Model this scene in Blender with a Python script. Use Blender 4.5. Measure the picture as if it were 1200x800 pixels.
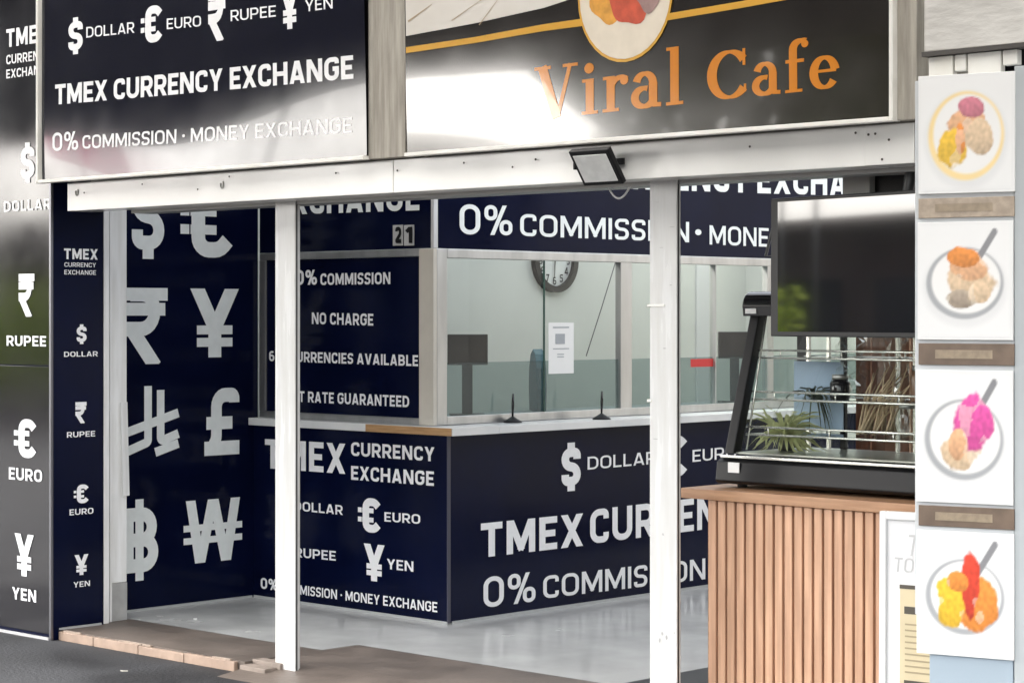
import bpy, bmesh, math, random
from mathutils import Vector, Matrix
from mathutils.geometry import delaunay_2d_cdt
R = math.radians
random.seed(7)
scene = bpy.context.scene
for o in list(bpy.data.objects):
    bpy.data.objects.remove(o)
COL = scene.collection

# ------------------------------------------------------------------ camera
F_PX, CX, CY, EYE = 2538.0, 600.0, 368.0, 1.6      # focal length in pixels of a 1200 px wide frame, horizon row, eye height
YAW = R(43.77)
FW = (-math.sin(YAW), math.cos(YAW)); RT = (math.cos(YAW), math.sin(YAW))
cam_d = bpy.data.cameras.new('camera'); cam = bpy.data.objects.new('camera', cam_d); COL.objects.link(cam)
cam.location = (0, 0, EYE); cam.rotation_euler = (R(90), 0, YAW)
cam_d.sensor_width = 36; cam_d.lens = F_PX / 1200 * 36; cam_d.shift_y = -(400 - CY) / 1200
cam_d.clip_start = 0.05; cam_d.clip_end = 2000
scene.camera = cam

# ------------------------------------------------------------------ light
world = bpy.data.worlds.new('World'); scene.world = world; world.use_nodes = True
wn = world.node_tree.nodes; bg = wn['Background']
sky = wn.new('ShaderNodeTexSky'); sky.sky_type = 'NISHITA'; sky.sun_disc = False
sky.sun_elevation = R(38); sky.sun_rotation = R(222); sky.air_density = 1.0; sky.dust_density = 3.0; sky.ozone_density = 1.0
hs = wn.new('ShaderNodeHueSaturation'); hs.inputs['Saturation'].default_value = .22      # a hazy overcast sky, nearly white
world.node_tree.links.new(sky.outputs[0], hs.inputs['Color']); world.node_tree.links.new(hs.outputs[0], bg.inputs[0]); bg.inputs[1].default_value = 0.15
sun_d = bpy.data.lights.new('sun', 'SUN'); sun = bpy.data.objects.new('sun', sun_d); COL.objects.link(sun)
sun_d.energy = 2.4; sun_d.angle = R(20); sun_d.color = (1.0, 0.96, 0.9)
sun.rotation_euler = (R(52), 0, R(-42)); sun.location = (-20, -20, 30)
scene.view_settings.view_transform = 'Standard'; scene.view_settings.look = 'None'
scene.view_settings.gamma = 1; scene.view_settings.use_curve_mapping = False
scene.view_settings.exposure = 2.45
scene.render.engine = 'CYCLES'
scene.cycles.max_bounces = 10; scene.cycles.transparent_max_bounces = 16; scene.cycles.diffuse_bounces = 6
scene.cycles.use_denoising = True
scene.cycles.caustics_reflective = False; scene.cycles.caustics_refractive = False

# ------------------------------------------------------------------ points on the real planes of the place
def ray(px):
    r = (px - CX) / F_PX
    return FW[0] + r * RT[0], FW[1] + r * RT[1]
def onY(px, py, Y):
    dx, dy = ray(px); t = Y / dy
    return Vector((dx * t, Y, EYE + (CY - py) * t / F_PX))
def onX(px, py, X):
    dx, dy = ray(px); t = X / dx
    return Vector((X, dy * t, EYE + (CY - py) * t / F_PX))

# ------------------------------------------------------------------ materials
MATS = {}
def mat(name, col, rough=0.5, metal=0.0, noise=0.0, nscale=8.0, bump=0.0, bscale=30.0, coat=0.0, ior=1.5, col2=None, rvar=0.0, stretch=None, detail=5.0, spec=0.5):
    if name in MATS: return MATS[name]
    m = bpy.data.materials.new(name); m.use_nodes = True
    nt = m.node_tree; b = nt.nodes['Principled BSDF']; L = nt.links
    b.inputs['Roughness'].default_value = rough; b.inputs['Metallic'].default_value = metal
    b.inputs['IOR'].default_value = ior; b.inputs['Coat Weight'].default_value = coat; b.inputs['Coat Roughness'].default_value = 0.03
    b.inputs['Specular IOR Level'].default_value = spec
    b.inputs['Base Color'].default_value = (*col, 1)
    tc = nt.nodes.new('ShaderNodeTexCoord'); src = tc.outputs['Object']
    if stretch:
        mp = nt.nodes.new('ShaderNodeMapping'); mp.inputs['Scale'].default_value = stretch
        L.new(src, mp.inputs[0]); src = mp.outputs[0]
    if noise > 0 or rvar > 0:
        n = nt.nodes.new('ShaderNodeTexNoise'); n.inputs['Scale'].default_value = nscale; n.inputs['Detail'].default_value = detail
        L.new(src, n.inputs['Vector'])
        if noise > 0:
            c2 = col2 or tuple(max(0, c * (1 - noise)) for c in col)
            cr = nt.nodes.new('ShaderNodeValToRGB')
            cr.color_ramp.elements[0].position = 0.35; cr.color_ramp.elements[1].position = 0.68
            cr.color_ramp.elements[0].color = (*c2, 1); cr.color_ramp.elements[1].color = (*col, 1)
            L.new(n.outputs['Fac'], cr.inputs[0]); L.new(cr.outputs[0], b.inputs['Base Color'])
        if rvar > 0:
            mr = nt.nodes.new('ShaderNodeMapRange'); mr.inputs['To Min'].default_value = max(0.02, rough - rvar); mr.inputs['To Max'].default_value = rough + rvar
            mr.inputs['From Min'].default_value = .3; mr.inputs['From Max'].default_value = .7
            L.new(n.outputs['Fac'], mr.inputs['Value']); L.new(mr.outputs[0], b.inputs['Roughness'])
    if bump > 0:
        n2 = nt.nodes.new('ShaderNodeTexNoise'); n2.inputs['Scale'].default_value = bscale; n2.inputs['Detail'].default_value = 4
        L.new(src, n2.inputs['Vector'])
        bp = nt.nodes.new('ShaderNodeBump'); bp.inputs['Strength'].default_value = bump; bp.inputs['Distance'].default_value = 0.02
        L.new(n2.outputs['Fac'], bp.inputs['Height']); L.new(bp.outputs[0], b.inputs['Normal'])
    MATS[name] = m
    return m
def glass(name, tint=(0.93, 0.97, 0.95), rough=0.02, ior=1.5, film=0.0, filmcol=(.3, .36, .35)):
    m = bpy.data.materials.new(name); m.use_nodes = True
    nt = m.node_tree; nt.nodes.remove(nt.nodes['Principled BSDF']); out = nt.nodes['Material Output']
    tr = nt.nodes.new('ShaderNodeBsdfTransparent'); tr.inputs[0].default_value = (*tint, 1)
    gl = nt.nodes.new('ShaderNodeBsdfGlossy'); gl.inputs['Roughness'].default_value = rough
    lw = nt.nodes.new('ShaderNodeLayerWeight'); lw.inputs[0].default_value = .5        # Schlick, the same from both sides of the pane
    pw = nt.nodes.new('ShaderNodeMath'); pw.operation = 'POWER'; pw.inputs[1].default_value = 5; nt.links.new(lw.outputs['Facing'], pw.inputs[0])
    f0 = ((ior - 1) / (ior + 1)) ** 2 * 1.3
    fr = nt.nodes.new('ShaderNodeMath'); fr.operation = 'MULTIPLY_ADD'; fr.inputs[1].default_value = 1 - f0; fr.inputs[2].default_value = f0; nt.links.new(pw.outputs[0], fr.inputs[0])
    mx = nt.nodes.new('ShaderNodeMixShader')
    nt.links.new(fr.outputs[0], mx.inputs[0])
    if film > 0:
        df = nt.nodes.new('ShaderNodeBsdfDiffuse'); df.inputs[0].default_value = (*filmcol, 1)
        m2 = nt.nodes.new('ShaderNodeMixShader'); m2.inputs[0].default_value = film
        nt.links.new(tr.outputs[0], m2.inputs[1]); nt.links.new(df.outputs[0], m2.inputs[2]); nt.links.new(m2.outputs[0], mx.inputs[1])
    else:
        nt.links.new(tr.outputs[0], mx.inputs[1])
    nt.links.new(gl.outputs[0], mx.inputs[2]); nt.links.new(mx.outputs[0], out.inputs[0])
    return m

def sheer(name, col):          # thin leaves or cloth that glow when the sun is behind them
    m = bpy.data.materials.new(name); m.use_nodes = True; nt = m.node_tree; nt.nodes.remove(nt.nodes['Principled BSDF'])
    d = nt.nodes.new('ShaderNodeBsdfDiffuse'); t = nt.nodes.new('ShaderNodeBsdfTranslucent'); x = nt.nodes.new('ShaderNodeMixShader'); x.inputs[0].default_value = .5
    d.inputs[0].default_value = (*col, 1); t.inputs[0].default_value = (*col, 1)
    nt.links.new(d.outputs[0], x.inputs[1]); nt.links.new(t.outputs[0], x.inputs[2]); nt.links.new(x.outputs[0], nt.nodes['Material Output'].inputs[0])
    return m
NAVY = mat('navy_laminate', (0.0026, 0.0050, 0.025), 0.15, noise=.3, nscale=2.2, rvar=.06, spec=.12, bump=.012, bscale=1.6)
SIGN = mat('sign_acrylic', (0.003, 0.0035, 0.012), 0.12, coat=.3, ior=1.62, rvar=.03, nscale=4)
WHITE = mat('vinyl_white', (0.88, 0.88, 0.89), 0.35, noise=.05, nscale=30)
GREYVIN = mat('vinyl_grey', (0.85, 0.885, 0.87), 0.35, noise=.06, nscale=20)
PAINT = mat('white_paint', (0.80, 0.79, 0.75), 0.3, noise=.10, nscale=5, col2=(0.70, 0.68, 0.62), bump=.05, bscale=14)
PAINT2 = mat('white_steel', (0.66, 0.665, 0.66), 0.25, noise=.14, nscale=4, bump=.08, bscale=25, stretch=(6, 6, .5), detail=8, col2=(.565, .56, .54), rvar=.08)
BEAMM = mat('beam_sheet', (0.86, 0.85, 0.815), 0.16, noise=.08, nscale=2.5, bump=.35, bscale=2.2, stretch=(1, 1, .35), rvar=.06)
ALU = mat('brushed_aluminium', (0.55, 0.55, 0.54), 0.32, metal=.85, noise=.2, nscale=12, stretch=(1, 1, .2))
CHROME = mat('chrome', (0.85, 0.85, 0.80), 0.25, metal=.8)
BLACK = mat('black_plastic', (0.006, 0.006, 0.007), 0.38, spec=.3)
BLACKG = mat('black_gloss', (0.006, 0.006, 0.008), 0.10)
SCREEN = mat('screen_glass', (0.004, 0.004, 0.006), 0.045, coat=1.0, ior=1.6)
RUBBER = mat('black_rubber', (0.008, 0.008, 0.008), 0.7)
TIMBER = mat('weathered_timber', (0.46, 0.43, 0.37), 0.8, noise=.4, nscale=5, stretch=(8, 8, .7), bump=.35, bscale=18, col2=(.30, .275, .235))
GREYWOOD = mat('grey_boards', (0.66, 0.645, 0.61), 0.8, noise=.3, nscale=2.2, stretch=(1.2, 4, 3), bump=.25, bscale=9, col2=(.50, .485, .455))
RAWWOOD = mat('raw_wood_edge', (0.50, 0.30, 0.14), 0.6, noise=.35, nscale=5, stretch=(1.2, 6, 16), col2=(.34, .19, .08))
SLABWOOD = mat('counter_wood', (0.46, 0.27, 0.155), 0.45, noise=.45, nscale=4, stretch=(1.0, 5, 14), col2=(.33, .175, .095))
SLAT = mat('slat_wood', (0.64, 0.385, 0.245), 0.5, noise=.25, nscale=5, stretch=(9, 9, .6), col2=(.46, .265, .165), detail=8)
GROOVE = mat('slat_groove', (0.12, 0.06, 0.03), 0.8)
MARBLE = mat('marble_top', (0.78, 0.78, 0.76), 0.25, noise=.2, nscale=3, detail=9, col2=(.64, .65, .65))
EPOXY = mat('epoxy_floor', (0.54, 0.545, 0.53), 0.2, noise=.08, nscale=2.2, rvar=.09, bump=.03, bscale=3)
BROWN = mat('brown_tile', (0.155, 0.125, 0.105), 0.5, noise=.35, nscale=3.5, bump=.1, bscale=40, rvar=.1)
BEIGE = mat('beige_tile', (0.37, 0.265, 0.20), 0.6, noise=.25, nscale=9, bump=.2, bscale=30)
ASPH = mat('dark_pavement', (0.062, 0.063, 0.068), 0.65, spec=.12, noise=.55, nscale=1.6, detail=12, bump=.4, bscale=70, rvar=.15)
DARKFL = mat('dark_floor', (0.014, 0.014, 0.016), 0.5)
ORANGE = mat('orange_vinyl', (0.60, 0.21, 0.02), 0.14, coat=.6, ior=1.8)
GOLD = mat('gold_vinyl', (0.66, 0.36, 0.06), 0.15, coat=1.0)
BOOTHW = mat('booth_wall', (0.72, 0.74, 0.685), 0.6, noise=.06, nscale=2)
CEILM = mat('ceiling_paint', (0.30, 0.30, 0.30), 0.8)
PAPER = mat('paper', (0.80, 0.80, 0.78), 0.6)
INK = mat('grey_ink', (0.16, 0.16, 0.16), 0.6)
GLASS = glass('window_glass', (0.93, 0.965, 0.935))
FILM = glass('film_glass', (0.46, 0.56, 0.54), film=.15, filmcol=(.20, .27, .265), rough=.06)
CASEG = glass('case_glass', (0.95, 0.97, 0.95))

# ------------------------------------------------------------------ building blocks
class MB:
    def __init__(s): s.bm = bmesh.new(); s.xf = None
    def _v(s, p):
        p = Vector(p)
        return s.bm.verts.new(s.xf @ p if s.xf else p)
    def face(s, pts):
        try: return s.bm.faces.new([s._v(p) for p in pts])
        except ValueError: return None
    def box(s, x0, x1, y0, y1, z0, z1, bev=0.0):
        x0, x1 = sorted((x0, x1)); y0, y1 = sorted((y0, y1)); z0, z1 = sorted((z0, z1))
        v = [s._v(p) for p in ((x0,y0,z0),(x1,y0,z0),(x1,y1,z0),(x0,y1,z0),(x0,y0,z1),(x1,y0,z1),(x1,y1,z1),(x0,y1,z1))]
        fs = [s.bm.faces.new([v[i] for i in q]) for q in ((0,3,2,1),(4,5,6,7),(0,1,5,4),(1,2,6,5),(2,3,7,6),(3,0,4,7))]
        if bev > 0:
            es = list({e for f in fs for e in f.edges})
            bmesh.ops.bevel(s.bm, geom=es, offset=bev, segments=2, profile=.6, affect='EDGES')
        return s
    def tube(s, pts, r, n=10, closed=False, caps=True):
        pts = [Vector(p) for p in pts]; rings = []; m = len(pts)
        rr = r if isinstance(r, (list, tuple)) else [r] * m
        up0 = None
        for i, p in enumerate(pts):
            a = pts[(i - 1) % m] if (i > 0 or closed) else p; b = pts[(i + 1) % m] if (i < m - 1 or closed) else p
            t = (b - a).normalized()
            if up0 is None: up0 = Vector((0, 0, 1)) if abs(t.z) < .9 else Vector((1, 0, 0))
            u = (up0 - t * up0.dot(t)).normalized(); w = t.cross(u); up0 = u
            rings.append([s._v(p + (u * math.cos(2*math.pi*k/n) + w * math.sin(2*math.pi*k/n)) * rr[i]) for k in range(n)])
        for i in range(m if closed else m - 1):
            A, B = rings[i], rings[(i + 1) % m]
            for k in range(n):
                f = s.bm.faces.new((A[k], A[(k+1) % n], B[(k+1) % n], B[k])); f.smooth = True
        if caps and not closed:
            s.bm.faces.new(rings[0][::-1]); s.bm.faces.new(rings[-1])
        return s
    def prism(s, poly, a, b, axis='X', bev=0.0):
        def pt(q, d):
            return {'X': (d, q[0], q[1]), 'Y': (q[0], d, q[1]), 'Z': (q[0], q[1], d)}[axis]
        A = [s._v(pt(q, a)) for q in poly]; B = [s._v(pt(q, b)) for q in poly]; n = len(poly)
        fs = [s.bm.faces.new(A[::-1]), s.bm.faces.new(B)]
        for k in range(n): fs.append(s.bm.faces.new((A[k], A[(k+1) % n], B[(k+1) % n], B[k])))
        if bev > 0:
            es = list({e for f in fs for e in f.edges})
            bmesh.ops.bevel(s.bm, geom=es, offset=bev, segments=2, profile=.6, affect='EDGES')
        return s
    def disc(s, c, r, axis, n=40, r2=None, th=0.0):
        c = Vector(c); ax = Vector(axis).normalized()
        u = Vector((0, 0, 1)) if abs(ax.z) < .9 else Vector((1, 0, 0)); u = (u - ax * u.dot(ax)).normalized(); w = ax.cross(u)
        def ring(rad, d): return [s._v(c + ax * d + (u * math.cos(2*math.pi*k/n) + w * math.sin(2*math.pi*k/n)) * rad) for k in range(n)]
        if r2 is None:
            A = ring(r, th); s.bm.faces.new(A)
            if th:
                B = ring(r, 0)
                for k in range(n): s.bm.faces.new((B[k], B[(k+1) % n], A[(k+1) % n], A[k]))
        else:
            A = ring(r, th); B = ring(r2, th)
            for k in range(n): s.bm.faces.new((A[k], A[(k+1) % n], B[(k+1) % n], B[k]))
            if th:
                C0 = ring(r, 0); D0 = ring(r2, 0)
                for k in range(n):
                    s.bm.faces.new((C0[k], C0[(k+1) % n], A[(k+1) % n], A[k])); s.bm.faces.new((D0[(k+1) % n], D0[k], B[k], B[(k+1) % n]))
        return s
    def build(s, name, material, parent=None, smooth=False):
        bmesh.ops.recalc_face_normals(s.bm, faces=s.bm.faces)
        org = parent.matrix_world.translation.copy() if parent else None
        me = bpy.data.meshes.new(name)
        root = parent
        while root is not None and root.parent is not None: root = root.parent
        if root is not None:
            bmesh.ops.translate(s.bm, vec=-Vector(root['base']), verts=s.bm.verts)
        s.bm.to_mesh(me); s.bm.free()
        for mm in (material if isinstance(material, (list, tuple)) else [material]): me.materials.append(mm)
        o = bpy.data.objects.new(name, me); COL.objects.link(o)
        if parent: o.parent = parent
        if smooth:
            for p in me.polygons: p.use_smooth = True
        return o
def thing(name, label, cat, loc=(0, 0, 0), group=None):
    o = bpy.data.objects.new(name, None); COL.objects.link(o)
    o.location = loc; o['base'] = tuple(loc); o['label'] = label; o['category'] = cat; o.empty_display_size = .1
    if group: o['group'] = group
    return o
def tag(o, label, cat, group=None):
    o['label'] = label; o['category'] = cat
    if group: o['group'] = group
    return o
def struct(name, mb, m):
    o = mb.build(name, m); o['kind'] = 'structure'; return o

# ------------------------------------------------------------------ lettering: a squared sans built from strokes
def fillet(pts, rad, closed=False):
    out = []; n = len(pts)
    for i, p in enumerate(pts):
        p = Vector(p)
        if not closed and i in (0, n - 1): out.append(p); continue
        a = Vector(pts[i - 1]); b = Vector(pts[(i + 1) % n])
        da, db = a - p, b - p
        cosang = max(-1, min(1, da.normalized().dot(db.normalized())))
        if cosang < -.985: out.append(p); continue
        ang = math.acos(cosang)
        d = min(rad / math.tan(ang / 2), da.length * .499, db.length * .499); r = d * math.tan(ang / 2)
        if r < 1e-4: out.append(p); continue
        pa = p + da.normalized() * d; pb = p + db.normalized() * d
        c = p + (da.normalized() + db.normalized()).normalized() * (r / math.sin(ang / 2))
        v0 = pa - c; v1 = pb - c; tot = -math.atan2(v0.x * v1.y - v0.y * v1.x, v0.dot(v1))
        k = max(3, int(abs(tot) / .25))
        for j in range(k + 1):
            q = v0.copy(); th = -tot * j / k
            q = Vector((v0.x * math.cos(th) - v0.y * math.sin(th), v0.x * math.sin(th) + v0.y * math.cos(th)))
            out.append(c + q)
    return out
def ribbon(pts, w, closed=False):
    pts = [Vector(p) for p in pts]; cl = [pts[0]]
    for p in pts[1:]:
        if (p - cl[-1]).length > 1e-5: cl.append(p)
    if closed and (cl[0] - cl[-1]).length < 1e-5: cl.pop()
    pts = cl; n = len(pts); Ls = []; Rs = []
    ws = w if isinstance(w, list) else None
    for i in range(n):
        a = pts[i - 1] if (i > 0 or closed) else None; b = pts[(i + 1) % n] if (i < n - 1 or closed) else None
        d0 = (pts[i] - a).normalized() if a is not None else (b - pts[i]).normalized()
        d1 = (b - pts[i]).normalized() if b is not None else d0
        n0 = Vector((-d0.y, d0.x)); n1 = Vector((-d1.y, d1.x)); m = n0 + n1
        m = m.normalized() if m.length > 1e-4 else n0
        h = (ws[i] if ws else w) / 2 / max(.35, m.dot(n0))
        Ls.append(pts[i] + m * h); Rs.append(pts[i] - m * h)
    return [[Rs[i], Rs[(i+1) % n], Ls[(i+1) % n], Ls[i]] for i in range(n if closed else n - 1)]
def clip(poly, lo, hi):
    for axis_y, sgn in ((lo, 1), (hi, -1)):
        out = []
        for i in range(len(poly)):
            a, b = poly[i - 1], poly[i]
            da, db = (a.y - axis_y) * sgn, (b.y - axis_y) * sgn
            if (da < 0) != (db < 0): out.append(a + (b - a) * (da / (da - db)))
            if db >= 0: out.append(b)
        poly = out
        if len(poly) < 3: return []
    return poly
def glyph(ch, w):
    """-> width, list of polygons; cap height 1"""
    S = []; lo, hi = 0.0, 1.0
    def st(pts, rad=0, closed=False, wt=None):
        S.extend(ribbon(fillet(pts, rad, closed) if rad else pts, wt or w, closed))
    h = w / 2; W = .70; L = h; B = h; T = 1 - h; M = .5; e = .12; r = .24
    def diag(x0, x1, wt=None):      # a diagonal from (x0,0) to (x1,1), run past the ends and cut level
        d = Vector((x1 - x0, 1)); a = Vector((x0, 0)) - d * e; b = Vector((x1, 1)) + d * e; st([a, b], wt=wt)
    if ch in 'O0':
        W = .74 if ch == 'O' else .66; Rr = W - h; st([(L, B), (Rr, B), (Rr, T), (L, T)], r, True)
    elif ch == 'Q':
        W = .74; Rr = W - h; st([(L, B), (Rr, B), (Rr, T), (L, T)], r, True); st([(.45, .25), (W, -.02)])
    elif ch == 'C':
        W = .66; Rr = W - h; st([(Rr, .70), (Rr, T), (L, T), (L, B), (Rr, B), (Rr, .30)], r)
    elif ch == 'G':
        W = .70; Rr = W - h; st([(Rr, .72), (Rr, T), (L, T), (L, B), (Rr, B), (Rr, .52)], r); st([(.40, .50), (W, .50)])
    elif ch == 'D':
        W = .72; Rr = W - h; st([(L, 0), (L, 1)]); st([(0, T), (Rr, T), (Rr, B), (0, B)], r + .06)
    elif ch in 'EF':
        W = .58; st([(L, 0), (L, 1)]); st([(0, T), (W, T)]); st([(0, M), (W - .06, M)])
        if ch == 'E': st([(0, B), (W, B)])
    elif ch in 'RP':
        W = .68; Rr = W - h; lowb = .42; st([(L, 0), (L, 1)]); st([(0, T), (Rr, T), (Rr, lowb), (0, lowb)], .2)
        if ch == 'R': st([(.36, .42), (.36 + (W - h - .34) * 1.16, -.16 * .42)])
    elif ch == 'B':
        W = .70; Rr = W - h; st([(L, 0), (L, 1)]); st([(0, T), (Rr - .03, T), (Rr - .03, M), (0, M)], .2); st([(0, M), (Rr, M), (Rr, B), (0, B)], .2)
    elif ch == 'S':
        W = .62; Rr = W - h; st([(Rr, .74), (Rr, T), (L, T), (L, M + .02), (Rr, M - .02), (Rr, B), (L, B), (L, .26)], .19)
    elif ch == 'T':
        W = .66; st([(0, T), (W, T)]); st([(W/2, 0), (W/2, 1 - h)])
    elif ch == 'I':
        W = w; st([(L, 0), (L, 1)])
    elif ch == 'L':
        W = .56; st([(L, 0), (L, 1)]); st([(0, B), (W, B)])
    elif ch == 'H':
        W = .74; st([(L, 0), (L, 1)]); st([(W-h, 0), (W-h, 1)]); st([(0, M), (W, M)])
    elif ch == 'U':
        W = .72; Rr = W - h; st([(L, 1), (L, B), (Rr, B), (Rr, 1)], r)
    elif ch == 'N':
        W = .76; st([(L, 0), (L, 1)]); st([(W-h, 0), (W-h, 1)]); diag(W - h * 1.15, h * 1.15)
    elif ch == 'M':
        W = .90; st([(L, 0), (L, 1)]); st([(W-h, 0), (W-h, 1)])
        for sx in (0, 1):
            a = Vector((h * 1.2 if sx == 0 else W - h * 1.2, 1)); b = Vector((W/2, .16)); d = b - a; st([a - d * e, b + d * .08])
    elif ch == 'A':
        W = .76; diag(h * 1.05, W/2 - .02); diag(W - h * 1.05, W/2 + .02); st([(.17, .25), (W - .17, .25)])
    elif ch == 'V':
        W = .74; diag(W/2 - .02, h); diag(W/2 + .02, W - h)
    elif ch == 'W':
        W = 1.05; diag(.27, h); diag(.28, .5); diag(.77, .54); diag(.78, W - h)
    elif ch == 'X':
        W = .72; diag(h * 1.05, W - h * 1.05); diag(W - h * 1.05, h * 1.05)
    elif ch == 'Y':
        W = .72; st([(W/2, 0), (W/2, .46)])
        for x in (h * 1.05, W - h * 1.05):
            a = Vector((W/2, .40)); b = Vector((x, 1)); d = b - a; st([a - d * .02, b + d * e])
    elif ch == 'K':
        W = .70; st([(L, 0), (L, 1)]); st([(h, .38), (W + .02, 1.09)]); st([(.24, .56), (W, -.08)])
    elif ch == '1':
        W = .40; st([(W-h, 0), (W-h, 1)]); st([(0, .70), (W - h, 1 - h * .3)])
    elif ch == '2':
        W = .60; Rr = W - h; st([(L, .72), (L, T), (Rr, T), (Rr, .55), (L, .18), (L, B), (W, B)], .17)
    elif ch == '3':
        W = .60; Rr = W - h; st([(L, T), (Rr, T), (Rr, M), (.2, M)], .18); st([(.2, M), (Rr, M), (Rr, B), (L, B)], .18)
    elif ch == '4':
        W = .64; st([(.46, 0), (.46, 1)]); st([(0, .26), (W, .26)]); st([(.04, .2), (.46, 1.02)])
    elif ch == '5':
        W = .60; Rr = W - h; st([(W, T), (L, T), (L, .55), (Rr, .55), (Rr, B), (L, B), (L, .2)], .15)
    elif ch in '69':
        W = .62; Rr = W - h; q = [(Rr - .02, T), (L, T), (L, B), (Rr, B), (Rr, .56), (L, .56)]
        if ch == '9': q = [(W - x, 1 - y) for x, y in q]
        st(q, .2)
    elif ch == '7':
        W = .60; st([(0, T), (W, T)]); diag(.15, W - h)
    elif ch == '8':
        W = .62; Rr = W - h; st([(L, M), (Rr, M), (Rr, T), (L, T)], .18, True); st([(L, B), (Rr, B), (Rr, M), (L, M)], .18, True)
    elif ch == '%':
        W = .92; q = w * .85; g = q / 2; diag(.26, .66, q)
        st([(g, .55), (.36, .55), (.36, 1 - g), (g, 1 - g)], .14, True, q); st([(.56, g), (W - g, g), (W - g, .45), (.56, .45)], .14, True, q)
    elif ch == '\u2022':
        W = .22; S.append([Vector((.11 + .11 * math.cos(a * .4189), .5 + .11 * math.sin(a * .4189))) for a in range(15)])
    elif ch == '$':
        W = .62; Rr = W - h; lo, hi = -.16, 1.16
        st([(Rr, .70), (Rr, T), (L, T), (L, M + .03), (Rr, M - .03), (Rr, B), (L, B), (L, .30)], .2); st([(W/2, .98), (W/2, 1.14)]); st([(W/2, -.14), (W/2, .02)])
    elif ch == 'e_':   # euro
        W = .84; Rr = W - h; x0 = .17 + h; st([(Rr, .76), (Rr - .12, T), (x0, T), (x0, B), (Rr - .12, B), (Rr, .24)], .30)
        q = w * .62
        for y in (.5 + q * .95, .5 - q * .95): st([(0, y), (.135, y)], wt=q); st([(.155, y), (.56, y)], wt=q)
    elif ch == 'r_':   # rupee
        W = .72; q = w * .8
        st([(.02, 1 - q/2), (W, 1 - q/2)], wt=q); st([(.02, .72), (W - .04, .72)], wt=q)
        st([(.10, 1 - q/2), (.50, 1 - q/2), (.50, .46), (.02, .46)], .24, wt=w * .9); a = Vector((.12, .46)); b = Vector((.52, -.04)); st([a, b], wt=w)
    elif ch == 'y_':   # yen
        W = .78; q = w * .62; st([(W/2, 0), (W/2, .50)])
        for x in (h * 1.05, W - h * 1.05):
            a = Vector((W/2, .42)); b = Vector((x, 1)); d = b - a; st([a - d * .02, b + d * e])
        st([(.10, .40), (W - .10, .40)], wt=q); st([(.10, .22), (W - .10, .22)], wt=q)
    elif ch == 'p_':   # pound
        W = .70; st([(W - h, .78), (W - h, T), (.24, T), (.24, .24), (.10, .04)], .22); st([(0, B), (W, B)]); st([(.04, .48), (.56, .48)], wt=w * .9)
    elif ch == 'b_':   # baht
        W = .72; lo, hi = -.14, 1.14; Rr = W - h; st([(L, 0), (L, 1)]); st([(0, T), (Rr - .03, T), (Rr - .03, M), (0, M)], .22); st([(0, M), (Rr, M), (Rr, B), (0, B)], .22)
        st([(W * .46, -.13), (W * .46, 1.13)], wt=w * .8)
    elif ch == 'w_':   # won
        W = 1.02; g = w * .8; diag(.27, h, g); diag(.28, .5, g); diag(.74, .52, g); diag(.75, W - h, g)
        q = w * .5; st([(-.02, .56), (W + .02, .56)], wt=q); st([(-.02, .36), (W + .02, .36)], wt=q)
    elif ch == 's_':   # riyal
        W = .92; q = w * .60
        st([(.42, .99), (.42, .21), (-.02, .06)], .05, wt=q); st([(.63, .93), (.63, .21), (W + .01, .31)], .04, wt=q)
        st([(-.02, .33), (W + .01, .60)], wt=q); st([(.54, .06), (W + .01, .17)], wt=q)
    else:
        W = .30
    return W, [c for c in (clip(p, lo, hi) for p in S) if len(c) >= 3]
SYM = {'$': '$', 'EUR': 'e_', 'INR': 'r_', 'JPY': 'y_', 'GBP': 'p_', 'THB': 'b_', 'KRW': 'w_', 'SAR': 's_'}
def layout(text, w, track=.13):
    x = 0; out = []
    if text in SYM: W, P = glyph(SYM[text], w); return W, [(0, shape_of((text, w), P))]
    for ch in text:
        if ch == ' ': x += .30; continue
        W, P = glyph(ch, w); out.append((x, shape_of((ch, w), P))); x += W + track
    return x - track, out
def inside(p, q):
    c = False; j = len(q) - 1
    for i in range(len(q)):
        if (q[i].y > p.y) != (q[j].y > p.y) and p.x < (q[j].x - q[i].x) * (p.y - q[i].y) / (q[j].y - q[i].y) + q[i].x: c = not c
        j = i
    return c
def union(polys):
    vs = []; es = []; seen = {}
    def vid(v):
        k = (round(v.x, 4), round(v.y, 4))
        if k not in seen: seen[k] = len(vs); vs.append(Vector(k))
        return seen[k]
    for p in polys:
        ids = [vid(v) for v in p]
        es += [(ids[i - 1], ids[i]) for i in range(len(ids)) if ids[i - 1] != ids[i]]
    r = delaunay_2d_cdt(vs, es, [], 0, 1e-5)
    bb = [(min(v.x for v in p), max(v.x for v in p), min(v.y for v in p), max(v.y for v in p), p) for p in polys]
    fs = []
    for f in r[2]:
        c = (r[0][f[0]] + r[0][f[1]] + r[0][f[2]]) / 3
        for x0, x1, y0, y1, p in bb:
            if x0 <= c.x <= x1 and y0 <= c.y <= y1 and inside(c, p): fs.append(f); break
    return r[0], fs
GL = {}
def shape_of(key, polys):
    if key not in GL: GL[key] = union(polys)
    return GL[key]
def put(shapes, o, u, v, material, parent, name='lettering', shape=None):
    mb = MB()
    for x0, (vs, fs) in shapes:
        bv = []
        for p in vs:
            q = o + u * (p.x + x0) + v * p.y
            bv.append(mb.bm.verts.new(shape(q) if shape else q))
        for f in fs: mb.bm.faces.new([bv[i] for i in f])
    loose = [q for q in mb.bm.verts if not q.link_faces]
    for q in loose: mb.bm.verts.remove(q)
    return mb.build(name, material, parent)
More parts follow.
